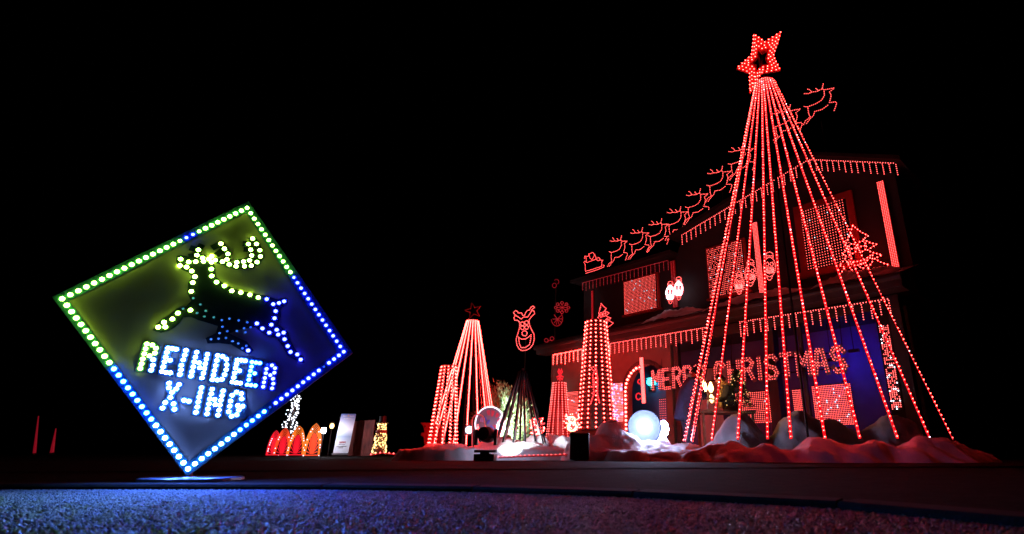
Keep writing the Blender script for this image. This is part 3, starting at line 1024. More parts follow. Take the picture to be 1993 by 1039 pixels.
# letters: bulbs traced along each stroke, raised black panel behind them
C1 = lambda pts: cv(250, 650, .1636, pts)
C2 = lambda pts: cv(390, 650, .1733, pts)
LET = [
    (C1([(220, 117), (205, 173), (190, 233), (172, 293), (157, 352), (142, 407)]), C1([(285, 128), (328, 168), (315, 225), (252, 258)]), C1([(297, 305), (290, 370), (273, 427)])),
    (C1([(472, 165), (458, 217), (445, 273), (430, 330), (415, 388), (400, 445)]), C1([(522, 172), (570, 180)]), C1([(497, 310)]), C1([(450, 455), (500, 460)])),
    (C1([(685, 193), (670, 250), (652, 305), (630, 370), (627, 425), (612, 480)]),),
    (C1([(812, 215), (797, 273), (785, 328), (772, 388), (757, 445), (745, 498)]), C1([(840, 340), (850, 400)]), C1([(940, 240), (928, 297), (915, 352), (905, 408), (892, 465), (875, 520)])),
    (C2([(195, 240), (185, 295), (172, 352), (160, 407), (148, 460), (135, 510)]), C2([(250, 250), (293, 283), (297, 343), (290, 398), (272, 455), (243, 507), (190, 515)])),
    (C2([(415, 290), (405, 335), (395, 380), (385, 435), (375, 487), (358, 537)]), C2([(462, 293), (503, 300)]), C2([(440, 412)]), C2([(405, 545), (450, 550)])),
    (C2([(580, 313), (575, 365), (562, 412), (550, 465), (543, 512), (525, 567)]), C2([(625, 320), (668, 325)]), C2([(610, 440)]), C2([(570, 572), (617, 577)])),
    (C2([(743, 390), (735, 438), (723, 492), (714, 540), (705, 590)]), C2([(803, 350), (838, 382), (830, 433), (785, 460)]), C2([(815, 500), (818, 555), (805, 608)])),
    (C1([(485, 583), (482, 638), (520, 690), (500, 752), (438, 812), (407, 878)]), C1([(603, 598), (570, 650)]), C1([(538, 828), (548, 893)])),
    (C1([(662, 785), (720, 797)]),),
    (C1([(870, 637), (857, 693), (843, 748), (832, 805), (820, 865), (803, 928)]),),
    (C2([(133, 617), (122, 670), (107, 727), (97, 782), (85, 837), (75, 893)]), C2([(160, 733), (168, 790)]), C2([(255, 637), (243, 690), (230, 743), (220, 797), (210, 852), (198, 908)])),
    (C2([(465, 725), (460, 668), (405, 650), (357, 685), (340, 750), (330, 808), (318, 870), (350, 920), (408, 905), (432, 850), (420, 800), (475, 810)]),),
]
PANEL = [
    [0, (C1([(220, 117), (285, 128), (328, 168), (315, 225), (252, 258), (190, 260)])), C1([(262, 262), (297, 305), (290, 370), (273, 427)])],
    [0, C1([(472, 165), (570, 180)]), C1([(430, 330), (520, 325)]), C1([(400, 445), (505, 462)])],
    [0], [0, 2, C1([(812, 215), (875, 520)])],
    [0, C2([(195, 240), (250, 250), (293, 283), (297, 343), (290, 398), (272, 455), (243, 507), (135, 510)])],
    [0, C2([(415, 290), (503, 300)]), C2([(390, 412), (460, 420)]), C2([(358, 537), (450, 550)])],
    [0, C2([(580, 313), (668, 325)]), C2([(555, 438), (630, 445)]), C2([(525, 567), (617, 577)])],
    [C2([(750, 342), (705, 590)]), C2([(750, 342), (803, 350), (838, 382), (830, 433), (735, 455)]), C2([(795, 460), (815, 500), (818, 555), (805, 608)])],
    [C1([(485, 583), (548, 893)]), C1([(603, 598), (407, 878)])], [0], [0], [0, 2, C2([(133, 617), (198, 908)])], [0, C2([(455, 905), (470, 830)])]]
for li, (ls, pn) in enumerate(zip(LET, PANEL)):
    p = MB()
    for k, q in enumerate(pn):
        stroke(p, ls[q] if isinstance(q, int) else q, .046, -.003 + .0014 * k)
    p.build('letter', M['letterpaint'], cr)

# bulbs: one dome mesh per colour, shared
dome = [(.0147, 0), (.0145, .0012), (.013, .0040), (.008, .0062), (.003, .0070)]
BULB = {}
for cname in ('bulb_green', 'bulb_cyan', 'bulb_mid', 'bulb_blue', 'bulb_dimteal', 'bulb_dimblue'):
    BULB[cname] = MB().lathe((0, 0, 0), dome, 10).mesh('bulb', M[cname], smooth=True)
ROTB = Matrix((tuple(uB), tuple(vB), tuple(nB))).transposed().to_4x4()
org = ORIGIN[cr.name]


def bulb(px, py, c, lift=.002, s=1.):
    o = bpy.data.objects.new('bulb', BULB[c])
    p = BP(px, py) + nB * lift
    o.matrix_local = Matrix.Translation(Vector(tuple(p - np.array(org)))) @ ROTB @ Matrix.Scale(s, 4)
    o.parent = cr
    col.objects.link(o)


def line_px(a, c, n):
    A, B_ = BP(*a), BP(*c)
    for k in range(n):
        p = A + (B_ - A) * k / n
        yield p


def bulb3(p, c, s=1.):
    o = bpy.data.objects.new('bulb', BULB[c])
    o.matrix_local = Matrix.Translation(Vector(tuple(p + nB * .002 - np.array(org)))) @ ROTB @ Matrix.Scale(s, 4)
    o.parent = cr
    col.objects.link(o)


for k, p in enumerate(line_px(LC, TCn, 27)):
    bulb3(p, 'bulb_blue' if k in (17, 18) else 'bulb_green', .68 if k in (16, 17, 18, 19) else .86)
for k, p in enumerate(line_px(TCn, RC, 27)):
    bulb3(p, 'bulb_green' if k < 13 else 'bulb_blue', .65 if k == 13 else .78)
for k, p in enumerate(line_px(RC, BC, 27)):
    dim = k in (4, 14)
    bulb3(p, 'bulb_dimblue' if dim else ('bulb_blue' if k < 14 else 'bulb_cyan' if k > 19 else 'bulb_mid'), .5 if dim else .82)
for k, p in enumerate(line_px(BC, LC, 27)):
    bulb3(p, 'bulb_cyan' if k < 8 else 'bulb_mid' if k < 17 else 'bulb_green', .88)
G3 = C3([(320, 280), (313, 345), (402, 308), (380, 360), (432, 400), (465, 457), (443, 517), (428, 605), (473, 305), (550, 303), (543, 268), (485, 240), (500, 187), (605, 280), (635, 250), (670, 290), (632, 312), (742, 305), (788, 283), (798, 227), (763, 175), (728, 123), (812, 333), (888, 312), (880, 352), (955, 305), (965, 352), (1015, 293), (1035, 345), (1092, 310), (1127, 253), (1120, 190), (1087, 127), (1048, 72), (1005, 128), (1028, 185), (1038, 243), (630, 380), (635, 450), (683, 512), (762, 550), (838, 600), (928, 617), (1020, 640), (1105, 667), (420, 795), (293, 825), (237, 885), (152, 918), (165, 965), (95, 967)])
for p in G3:
    bulb(p[0], p[1], 'bulb_green', .003, .86)
for p in C3([(448, 675), (520, 738), (487, 825), (345, 780), (573, 803), (560, 860), (655, 868)]):
    bulb(p[0], p[1], 'bulb_dimteal', .003, .5)
for p in C4([(283, 690), (383, 683), (483, 673), (572, 717), (650, 748), (758, 778), (705, 812), (398, 608), (437, 522), (500, 583), (630, 578), (727, 543), (745, 597), (815, 530), (428, 433), (530, 413), (655, 437), (770, 463)]):
    bulb(p[0], p[1], 'bulb_dimblue', .003, .5)
for p in C4([(1033, 150), (1120, 218), (1197, 202), (1267, 180), (1153, 312), (1138, 407), (1095, 495), (900, 478), (975, 545), (1067, 602), (1167, 563), (1187, 628), (1260, 602), (1273, 690), (1315, 783), (1353, 862), (1445, 895), (1490, 965), (783, 842)]):
    bulb(p[0], p[1], 'bulb_blue', .003, .82)
for li, ls in enumerate(LET):
    for k, l in enumerate(ls):
        for q in l:
            c = 'bulb_cyan'
            if li == 0 and k < 2:
                c = 'bulb_green'
            if li == 7:
                c = 'bulb_blue'
            if li == 6:
                c = 'bulb_mid'
            bulb(q[0], q[1], c, .0065, .78)
bulb(*C2([(750, 342)])[0], 'bulb_dimblue', .0065, .5)
# stand
bt = BP(366, 918) - nB * .06
st_ = MB()
pt = BP(366, 918)
st_.tube([V3(bt[0], bt[1], .05), V3(bt[0], bt[1], .9) - nB * .0], .022, 8)
for zz in (.25, .8):
    st_.obox(V3(bt[0], bt[1], zz) + nB * .02, uB * .05, nB * .02, Z * .02)
st_.build('post', M['steel'], cr)
st_ = MB().lathe(V3(bt[0] + .02, bt[1] + .02, .028), [(.27, 0), (.285, .006), (.285, .02), (.27, .026), (.04, .028)], 32)
st_.build('base_plate', M['steel'], cr, False)


# ------------------------------------------------------------------ snow cloth over the beds
def hash_noise(x, y, s=0):
    return (math.sin(x * 3.1 + s) * math.cos(y * 2.7 - s * 1.3) + .6 * math.sin(x * 6.3 - y * 4.9 + s * 2.1) + .4 * math.sin(x * 11.7 + y * 9.1 + s * .7)) / 2


def snow(name, label, c, rx, ry, rot, base, bumps, seed=0, res=(70, 60), wrinkle=.03, cat='snow cloth', group='white cloth laid as snow over the beds', p=2.6):
    vs, fs = [], []
    nx, ny = res
    cr_, sr_ = math.cos(rot), math.sin(rot)
    for j in range(ny + 1):
        for i in range(nx + 1):
            a, b_ = 2 * i / nx - 1, 2 * j / ny - 1
            x, y = c[0] + a * rx * cr_ - b_ * ry * sr_, c[1] + a * rx * sr_ + b_ * ry * cr_
            d = (abs(a) ** p + abs(b_) ** p) ** (1 / p) + .07 * hash_noise(x * 1.7, y * 1.7, seed + 5)
            fade = smooth(1.0, .84, d) if d < 1.0 else 0
            fade = 1 - smooth(.80, .98, d)
            h = base
            hs = 0.
            for (bx, by, hh, sx, sy) in bumps:
                wx, wy = x + .05 * hash_noise(x * 1.9, y * 1.7, seed + bx), y + .05 * hash_noise(y * 1.8, x * 2.1, seed + by)
                hs += (hh * math.exp(-(((wx - bx) / sx) ** 2 + ((wy - by) / sy) ** 2) ** 1.15)) ** 3
            h += max(0., hs) ** (1 / 3)
            h += wrinkle * hash_noise(x * 2.2, y * 2.2, seed) + wrinkle * .7 * (1 - abs(hash_noise(x * 4.1 + y, y * 3.3 - x, seed + 2))) ** 2 + wrinkle * .35 * (1 - abs(hash_noise(x * 9.1 - y * 3, y * 8.3 + x * 2, seed + 4))) ** 3
            vs.append((x, y, ground_z(x, y) - .06 + fade * (h + .06)))
    for j in range(ny):
        for i in range(nx):
            a = j * (nx + 1) + i
            fs.append((a, a + 1, a + nx + 2, a + nx + 1))
    o = MB().add(vs, fs).build(name, M['snow'], None, True)
    return tag(o, label, cat, group)


def bp(px, py, Y, s, s2=None):                   # a hump whose crest shows at that pixel row, at distance Y
    p = at(px, py, Y)
    return (p[0], p[1], p[2] - ground_z(p[0], p[1]), s, s2 or s)


def hump(px, py, Y, base, s, s2=None):
    q = bp(px, py, Y, s, s2)
    return (q[0], q[1], q[2] - base, q[3], q[4])


snow('snow_cloth', 'red lit snow cloth bed with humps round the giant tree', (2.95, 8.15), 2.55, 2.0, math.radians(-8), .10,
     [hump(1592, 853, 6.75, .1, .22), hump(1488, 869, 6.7, .1, .3, .2), hump(1700, 860, 6.6, .1, .3, .2), hump(1815, 853, 6.7, .1, .4, .2), hump(1420, 863, 7.0, .1, .3, .15),
      hump(1437, 806, 9.1, .1, .42, .35), hump(1555, 803, 9.0, .1, .5, .4), hump(1625, 822, 8.9, .1, .35), hump(1735, 812, 8.8, .1, .6, .4)], 1, (170, 130), .034)
snow('snow_cloth', 'tall rounded snow hump left of the white floodlight', (.22, 8.2), .72, .55, .1, .10, [hump(1190, 818, 8.3, .1, .26, .3), hump(1215, 845, 8.2, .1, .3), hump(1160, 850, 8.1, .1, .25), hump(1125, 845, 8.2, .1, .15)], 3, (60, 50), .02)
snow('snow_cloth', 'flat bright white snow cloth around the floodlight', (1.0, 8.3), .95, 1.3, -.2, .10, [hump(1285, 852, 8.6, .1, .2), hump(1265, 860, 8.2, .1, .3), hump(1330, 862, 8.0, .1, .25)], 5, (60, 60), .03)
snow('snow_cloth', 'brilliant white snow cloth sloping under the unlit string tree', (-1.0, 9.0), 1.0, .8, -.1, .12, [hump(975, 853, 9.2, .12, .5, .4), hump(1045, 846, 9.6, .12, .25), hump(1020, 862, 8.8, .12, .4)], 7, (60, 50), .03)
snow('snow_cloth', 'pink lit snow cloth at the foot of the thin cone', (-.45, 9.6), .6, .8, .0, .12, [hump(1075, 846, 10.2, .12, .2), hump(1100, 855, 9.6, .12, .25), hump(1060, 838, 10.4, .12, .2)], 8, (50, 50), .05)
snow('snow_cloth', 'deep red snow cloth under the left cone and small string tree', (-2.2, 8.6), .75, .75, .25, .11, [hump(875, 868, 8.4, .11, .5, .4), hump(845, 867, 8.6, .11, .25)], 9, (60, 50), .03)
# snow cloth on the lower roof
def roof_snow(px0, px1, py, label, seed, h):
    a, c = FP(px0, py, .1), FP(px1, py, .1)
    ua, ub = float(np.dot(a, EF)), float(np.dot(c, EF))
    vs, fs = [], []
    nx, ny = 40, 14
    for j in range(ny + 1):
        for i in range(nx + 1):
            s_, t_ = i / nx, j / ny
            o_ = -.38 + 1.15 * t_
            e_ = math.sin(PI * s_) ** .5 * math.sin(PI * min(1, t_ + .04)) ** .5
            zz = 3.13 + (o_ + .42) * .339 + e_ * (h * (.7 + .5 * hash_noise(s_ * 4, t_ * 3, seed))) - .03
            vs.append(F(ua + (ub - ua) * s_, zz, o_))
    for j in range(ny):
        for i in range(nx):
            k = j * (nx + 1) + i
            fs.append((k, k + 1, k + nx + 2, k + nx + 1))
    tag(MB().add(vs, fs).build('roof_snow_cloth', M['snow'], None, True), label, 'snow cloth', 'snow cloth on the lower roof')


roof_snow(1268, 1350, 612, 'purple lit heap of snow cloth on lower roof under white faces', 1, .22)
roof_snow(1378, 1560, 600, 'dark red snow cloth on lower roof behind the giant tree', 2, .2)
roof_snow(1590, 1756, 560, 'red snow cloth on lower roof under the big tree face', 3, .22)

# ------------------------------------------------------------------ cones of light points
def light_cone(c, z0, z1, r0, r1, ncol, nrow, rd, label, m, core=None, group='cones of red light points', flat=1.):
    t = thing('light_cone', (c[0], c[1], z0), label, 'light cone', group)
    w = MB()
    for i in range(ncol):
        q = 2 * PI * i / ncol + .2
        w.tube([V3(c[0] + r0 * math.cos(q), c[1] + r0 * math.sin(q) * flat, z0), V3(c[0] + r1 * math.cos(q), c[1] + r1 * math.sin(q) * flat, z1)], .006, 4)
    for f_ in (0., .33, .66, 1.):
        r_ = r0 + (r1 - r0) * f_
        w.tube([V3(c[0] + r_ * math.cos(q), c[1] + r_ * math.sin(q) * flat, z0 + (z1 - z0) * f_) for q in np.linspace(0, 2 * PI, 25)[:-1]], .006, 4, closed=True)
    w.build('wire_frame', M['black'], t)
    if core:
        k = MB().lathe(V3(c[0], c[1], 0), [(r0 * .93, z0), (r1 * .93, z1)], 20)
        k.build('core', M[core], t)
    d = MB()
    for j in range(nrow):
        f_ = (j + .5) / nrow
        r_ = (r0 + (r1 - r0) * f_) + .01
        for i in range(ncol):
            q = 2 * PI * i / ncol + .2
            d.dots([V3(c[0] + r_ * math.cos(q), c[1] + r_ * math.sin(q) * flat, z0 + (z1 - z0) * f_)], rd)
    d.build('light_points', m, t, kind='stuff')
    return t


def cone_px(xt, yt, yb, Y, rt_px, rb_px, *a, **k):
    p = at(xt, yt, Y)
    zb_ = at(xt, yb, Y)[2]
    s = Y / 1124.
    return light_cone((p[0], Y), zb_, p[2], rb_px * s, rt_px * s, *a, **k)


cone_px(1160, 624, 836, 12.2, 21, 37, 14, 26, .019, 'wide tall cone of sparse red bulbs in front of the porch wall', M['red'], 'black')
cone_px(874, 711, 872, 8.7, 14, 27, 12, 23, .0125, 'left cone of red bulbs on deep red snow cloth, overlapping the small string tree', M['red'])
cone_px(1089, 743, 856, 12.0, 12, 24, 14, 24, .0125, 'thin red cone with bow on top beside the porch wall', M['red_mid'], 'redpaint')
# bow topper
c = at(1090, 730, 12.0)
t = thing('bow_topper', c - Z * .12, 'small red light bow standing on top of the thin cone', 'light motif')
q = MB()
for sx in (-1, 1):
    q.tube([c, c + V3(.05 * sx, 0, .08), c + V3(.03 * sx, 0, .15), c + V3(.0, 0, .05)], .014, 5)
    q.tube([c, c + V3(.07 * sx, 0, -.03), c + V3(.05 * sx, 0, -.10), c - Z * .02], .014, 5)
q.tube([c - Z * .17, c], .012, 5)
q.build('light_loop', M['red_tube'], t)
# tall figure outline inside the wide cone's front
mpx = lambda pts: [at(x, y, 11.72) for x, y in pts]
t = motif('figure_light', at(1157, 783, 11.72), [mpx([(1150, 785), (1156, 765), (1154, 730), (1160, 712), (1150, 715), (1157, 722)]), mpx([(1167, 783), (1163, 765), (1163, 735), (1160, 712)]), mpx([(1152, 752), (1165, 748)]), mpx([(1153, 765), (1158, 760), (1164, 766)]), mpx([(1156, 738), (1158, 750)])],
           'slim standing figure in red rope light hung on the wide cone', 'light motif', rt=.014, m='red_tube', md='red_mid')

# small string tree, lit, with dark star
def string_tree(c, z0, z1, r0, r1, n, label, lit, a0=0, a1=2 * PI, w=.016, npt=90):
    t = thing('string_tree', (c[0], c[1], z0), label, 'light tree')
    p = MB().tube([V3(c[0], c[1], z0 - .2), V3(c[0], c[1], z1 + .05)], .02, 6)
    p.build('pole', M['black'], t)
    for i in range(n):
        q = a0 + (a1 - a0) * i / n + .1
        o3 = V3(math.cos(q), math.sin(q), 0)
        a, b_ = V3(c[0], c[1], z1) + o3 * r1, V3(c[0], c[1], z0) + o3 * r0
        side = V3(-o3[1], o3[0], 0)
        on = unit(np.cross(side, unit(b_ - a)))
        on = on if np.dot(on, o3) > 0 else -on
        s = MB().obox((a + b_) / 2, (b_ - a) / 2, side * w, on * .005)
        so = s.build('light_string', M['steel'] if not lit else M['black'], t)
        s = MB()
        s.obox((a + b_) / 2 + on * .008, (b_ - a) / 2, side * w * .9, on * .002)
        s.build('front_strip', M['red_bloom'] if lit else M['blackplastic'], so)  # on the lit tree its red glow imitates bloom
        s = MB()
        s.dots([a + (b_ - a) * (k + .5) / npt + on * .014 for k in range(npt)], .0125)
        s.build('light_points', M['red'] if lit else M['glass'], so, kind='stuff')
    return t


p = at(920, 624, 10.6)
string_tree((p[0], 10.6), .28, p[2], .62, .10, 18, 'small lit red string tree with dark star behind the left cone', True)
sc2 = at(921, 604, 10.6)
t = thing('dark_star', sc2 - Z * .15, 'unlit dark wire star on top of the small string tree', 'star')
q = MB()
pts = [sc2 + V3(math.cos(a) * r_, 0, math.sin(a) * r_) for a, r_ in [(PI / 2 + .25 + k * PI / 5, .17 if k % 2 == 0 else .07) for k in range(10)]]
q.tube(pts, .012, 5, closed=True)
q.build('wire_outline', M['redpaint'], t)
p = at(1017, 722, 9.3)
string_tree((p[0], 9.3), .30, p[2], .42, .05, 14, 'unlit black string tree standing on bright white snow cloth', False)

# ------------------------------------------------------------------ lamps in the garden
def flood(px, py, Y, w, h, m, label, name='floodlight', aim=None, stand=True):
    c = at(px, py, Y)
    f = unit(V3(0, 0, EYE) - c) if aim is None else unit(aim)
    s = unit(np.cross(Z, f))
    u = np.cross(f, s)
    t = thing(name, (c[0], c[1], ground_z(c[0], c[1])), label, 'floodlight', 'floodlights')
    q = MB().obox(c - f * .045, s * (w / 2 + .02), f * .04, u * (h / 2 + .02))
    for k in range(5):
        q.obox(c - f * .1 + s * (k - 2) * w * .2, s * .006, f * .014, u * h * .45)
    q.build('housing', M['blackplastic'], t)
    q = MB().lathe(c, [(w * .5, -.004), (w * .5, .012), (w * .42, .04), (w * .2, .06), (w * .05, .064)], 18, axis=f)
    q.build('lens', m, t, True)
    q = MB()
    gz = ground_z(c[0], c[1])
    for sx in (-1, 1):
        q.tube([c + s * sx * (w / 2 + .03) - f * .04, V3(*(c + s * sx * (w / 2 + .03) - f * .04)[:2], gz + .02)], .01, 5)
    q.tube([c + s * -(w / 2 + .05) - f * .04 - Z * (c[2] - gz - .03), c + s * (w / 2 + .05) - f * .04 - Z * (c[2] - gz - .03)], .014, 5)
    q.build('bracket', M['black'], t)
    return t


fl = flood(1254, 829, 8.35, .16, .20, M['flood_hot'], 'dazzling white floodlight on snow facing the road', aim=V3(-.08, -1, -.10))
c = at(1254, 829, 8.35)
fa_ = unit(V3(-.08, -1, -.10))
bowl = MB()  # bowl added round the lamp to imitate glare and cut off side light
pr_ = [(.09, .0), (.13, .012), (.18, .05), (.225, .12), (.24, .19), (.246, .19), (.231, .11), (.185, .04), (.13, .002), (.09, -.008)]
sA = unit(np.cross(Z, fa_)); uA_ = np.cross(fa_, sA)
vv, ff = [], []
for (r_, z_) in pr_:
    for j in range(24):
        q_ = 2 * PI * j / 24
        vv.append(c + fa_ * z_ + r_ * (math.cos(q_) * sA + math.sin(q_) * uA_))
for i_ in range(len(pr_) - 1):
    for j in range(24):
        ff.append((i_ * 24 + j, i_ * 24 + (j + 1) % 24, (i_ + 1) * 24 + (j + 1) % 24, (i_ + 1) * 24 + j))
bowl.add(vv, ff)
bowl.build('glare_bowl', M['glare_bowl'], fl, True)
c = at(1291, 834, 8.6)
t = thing('globe_lamp', (c[0], c[1], .12), 'white globe lamp just right of the dazzling floodlight', 'lamp')
MB().lathe(c, [(.02, -.12), (.065, -.08), (.085, 0), (.065, .08), (.02, .12)], 16).build('globe', M['globe'], t, True)
MB().tube([V3(c[0], c[1], .1), c - Z * .11], .018, 6).build('stake', M['black'], t)
flood(913, 836, 9.6, .12, .12, M['flood_small'], 'small white spotlight between left cone and patterned disc', aim=V3(.2, -1, .05))
c = at(630, 837, 12.0)
t = thing('globe_lamp', (c[0], c[1], .12), 'small bare white globe lamp between red arches and banner', 'lamp')
MB().lathe(c, [(.012, -.055), (.04, -.035), (.055, 0), (.04, .038), (.012, .055)], 14).build('globe', M['flood_globe'], t, True)
MB().tube([V3(c[0], c[1], .1), c - Z * .05], .012, 6).build('stake', M['black'], t)

# moving head light, seen from behind, throwing its beam on the snow cloth
c = at(947, 845, 7.6)
t = thing('moving_head_light', (c[0], c[1], .1), 'black moving head stage light standing before the snow cloth', 'stage light')
q = MB()
q.box((c[0], c[1], .135), (.26, .22, .09)); q.box((c[0], c[1], .19), (.12, .12, .02))
q.build('base', M['blackplastic'], t)
q = MB()
for sx in (-1, 1):
    q.obox(V3(c[0] + sx * .125, c[1], c[2] - .035), V3(.018, 0, 0), V3(0, .045, 0), Z * .10)
q.obox(V3(c[0], c[1], .215), V3(.142, 0, 0), V3(0, .05, 0), Z * .016)
q.build('yoke', M['blackplastic'], t)
hdir = unit(at(1030, 868, 9.1) - c)
q = MB().lathe(c, [(.04, -.13), (.085, -.11), (.10, -.03), (.10, .06), (.088, .12)], 20, axis=hdir)
q.build('head', M['blackplastic'], t, False)
q = MB().lathe(c + hdir * .118, [(.075, 0), (.07, .006)], 16, axis=hdir)
q.build('lens', M['flood'], t)
sp = bpy.data.lights.new('beam', 'SPOT')
sp.energy, sp.spot_size, sp.spot_blend, sp.shadow_soft_size = 330, math.radians(36), .5, .07
sp.color = (.82, .92, 1)
so = bpy.data.objects.new('beam', sp)
so.location = tuple(c + hdir * .14 - np.array(ORIGIN[t.name]))
so.rotation_euler = Vector(tuple(hdir)).to_track_quat('-Z', 'Y').to_euler()
so.parent = t
col.objects.link(so)

# patterned disc
c = at(954, 824, 10.3)
nD = unit(V3(.62, -.78, .05))
sD = unit(np.cross(Z, nD)); uD = np.cross(nD, sD)
t = thing('patterned_disc', (c[0], c[1], .2), 'round white disc with pink and blue swirls behind the stage light', 'disc')
RD = .30
rng_pts = [c + sD * RD * math.cos(q) + uD * RD * math.sin(q) for q in np.linspace(0, 2 * PI, 33)[:-1]]
MB().prism(rng_pts, nD, .03).build('disc_board', mat('disc_paint', (.22, .21, .24), .6), t)
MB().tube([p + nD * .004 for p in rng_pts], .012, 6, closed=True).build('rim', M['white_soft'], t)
pk = mat('pink_print', (.6, .08, .12), .5); bl = mat('blue_print', (.08, .10, .5), .5); ly = mat('lilac_print', (.45, .35, .62), .5)
def wedge(a0, a1, r0, r1, m, lift):
    q = MB()
    A = np.linspace(a0, a1, 6)
    P = [c + nD * lift + sD * r_ * math.cos(a) + uD * r_ * math.sin(a) for a, r_ in [(a, r1) for a in A] + [(a, r0) for a in A[::-1]]]
    q.prism(P, nD, .003)
    q.build('printed_swirl', m, t)
for k, (a0, a1, r0, r1, m) in enumerate([(1.2, 1.5, .13, .24, pk), (1.62, 1.95, .15, .24, pk), (.7, 1.0, .16, .24, pk), (-.6, -.2, .06, .14, pk), (-.75, -.25, .17, .25, ly), (2.6, 3.0, .14, .22, ly), (3.6, 3.9, .15, .23, ly), (1.8, 3.3, .03, .075, bl), (-1.5, -.9, .02, .15, bl), (2.3, 2.7, .10, .17, bl), (.1, .45, .15, .24, pk)]):
    wedge(a0, a1, r0, r1, m, .005 + .0006 * k)
MB().tube([V3(c[0], c[1], .1) - nD * .03, c - nD * .03], .015, 6).build('stake', M['black'], t)
# curved white hook beside it
c2 = at(931, 806, 9.4)
t = tag(MB().tube([at(919, 875, 9.4)] + [at(931 - 12 * math.cos(q), 818 - 12 * math.sin(q), 9.4) for q in np.linspace(.1, PI, 9)] + [at(945, 830, 9.4)], .012, 6).build('shepherd_hook', M['whitewood']), 'thin white curved hook left of the patterned disc', 'hook')

# glowing red figures on the snow
def star_figure(px, py, Y, s, label, m1='red', m2='white'):
    c = at(px, py, Y)
    t = thing('figure_light', c - Z * s, label, 'light motif')
    q = MB()
    q.tube([c + V3(math.cos(a) * s * .35, 0, .25 * s + math.sin(a) * s * .35) for a in np.linspace(0, 2 * PI, 12)[:-1]], .016, 5, closed=True)
    q.tube([c + V3(math.cos(a) * s * .5, 0, -.5 * s + math.sin(a) * s * .45) for a in np.linspace(0, 2 * PI, 12)[:-1]], .016, 5, closed=True)
    q.build('body_outline', M[m2], t)
    q = MB()
    for a in (.3, 1.2, 2.0, 2.8, 4.0, 5.3):
        q.tube([c + V3(math.cos(a) * s * .5, 0, math.sin(a) * s * .5), c + V3(math.cos(a) * s * .95, 0, math.sin(a) * s)], .014, 5)
    q.build('limb', M['red_tube'], t)
    d = MB()
    d.dots([c + V3(random.uniform(-.9, .9) * s, -.02, random.uniform(-1, .9) * s) for _ in range(60)], .015)
    d.build('light_points', M[m1], t, kind='stuff')


star_figure(1113, 821, 11.0, .17, 'blazing white and red figure at the foot of thin cone', m2='warm')
star_figure(1046, 828, 10.6, .15, 'glowing red figure on snow behind the unlit string tree', m2='red_tube')
# black box half under the hump
b_ = MB()
c = at(1128, 868, 7.75)
b_.obox(V3(c[0], c[1], .28), V3(.13, 0, 0), V3(0, .10, 0), Z * .17)
tt = tag(b_.build('speaker_box', M['blackplastic']), 'plain black box before the rounded snow hump', 'box')
bm_mod = tt.modifiers.new('bevel', 'BEVEL'); bm_mod.width = .015; bm_mod.segments = 2

# rope of red lights along the bed edges
def rope(pts, label, r=.011, step=.06, m='red_mid', mt='red_tube_dim'):
    t = thing('ground_rope_light', pts[0], label, 'rope light', 'red rope lights along the ground')
    MB().tube(pts, .012, 5).build('cable', M[mt], t)
    MB().dots([p + Z * .012 for p in resample(pts, step)], r).build('light_points', M[m], t, kind='stuff')
rope([at(x, y, 11.5) for x, y in ((722, 885), (745, 881), (770, 884), (800, 881), (830, 882))], 'red rope light along the ground right of the gold snowman', .02, .09, 'red_mid')
rope([at(x, y, 7.9) for x, y in ((970, 890), (1030, 887), (1080, 886), (1108, 884))], 'red rope light along the front of the brilliant snow cloth')
rope([at(x, y, 10.8) for x, y in ((805, 887), (835, 887))], 'short red rope light left of the deep red snow cloth')

# shrub
def shrub(px, py, Y, r, label, n=5200):
    c = at(px, py, Y)
    t = thing('shrub', (c[0], c[1], .1), label, 'shrub')
    q = MB()
    for k in range(5):
        a = k * 1.3
        q.tube([V3(c[0], c[1], .08), V3(c[0] + .15 * math.cos(a), c[1] + .15 * math.sin(a), c[2] * .6), c + V3(.3 * math.cos(a), .3 * math.sin(a), .1)], [.03, .02, .008], 5)
    q.build('stem', M['bark'], t)
    q = MB()
    for _ in range(n):
        d = unit(rng.normal(size=3))
        rr = r * rng.uniform(.55, 1.0) * (1 + .18 * math.sin(4 * d[0] + 3 * d[2]) + .12 * math.sin(9 * d[1] + 7 * d[0]))
        p = c + d * rr * V3(1, .8, 1.0)
        if p[2] < .15:
            continue
        g_ = unit(d + rng.normal(size=3) * .5 + V3(0, 0, .5))
        s = unit(np.cross(g_, rng.normal(size=3)))
        L_, W_ = rng.uniform(.05, .10), rng.uniform(.008, .016)
        q.add([p - s * W_, p + s * W_, p + g_ * L_], [(0, 1, 2)])
    q.build('foliage', M['leaf'], t, kind='stuff')


c = at(987, 853, 10.1)
t = thing('shrub_uplight', (c[0], c[1], .12), 'bright uplight at the foot of the bleached shrub', 'lamp')
ua_ = unit(at(985, 812, 11.2) - c)
MB().lathe(c, [(.07, 0), (.06, .02), (.02, .03)], 14, axis=ua_).build('lens', M['flood'], t, True)
MB().lathe(c - ua_ * .003, [(.03, -.12), (.07, -.08), (.078, 0)], 14, axis=ua_).build('housing', M['blackplastic'], t)
MB().tube([V3(c[0], c[1], .1), c - Z * .03], .015, 6).build('stake', M['black'], t)
sp2 = bpy.data.lights.new('beam', 'SPOT')
sp2.energy, sp2.spot_size, sp2.spot_blend, sp2.shadow_soft_size = 2200, math.radians(62), .7, .06
sp2.color = (.9, .96, 1)
so2 = bpy.data.objects.new('beam', sp2)
so2.location = tuple(c + ua_ * .05 - np.array(ORIGIN[t.name]))
so2.rotation_euler = Vector(tuple(ua_)).to_track_quat('-Z', 'Y').to_euler()
so2.parent = t
col.objects.link(so2)
shrub(985, 815, 11.2, .62, 'rounded green shrub bleached by the uplight at its foot')

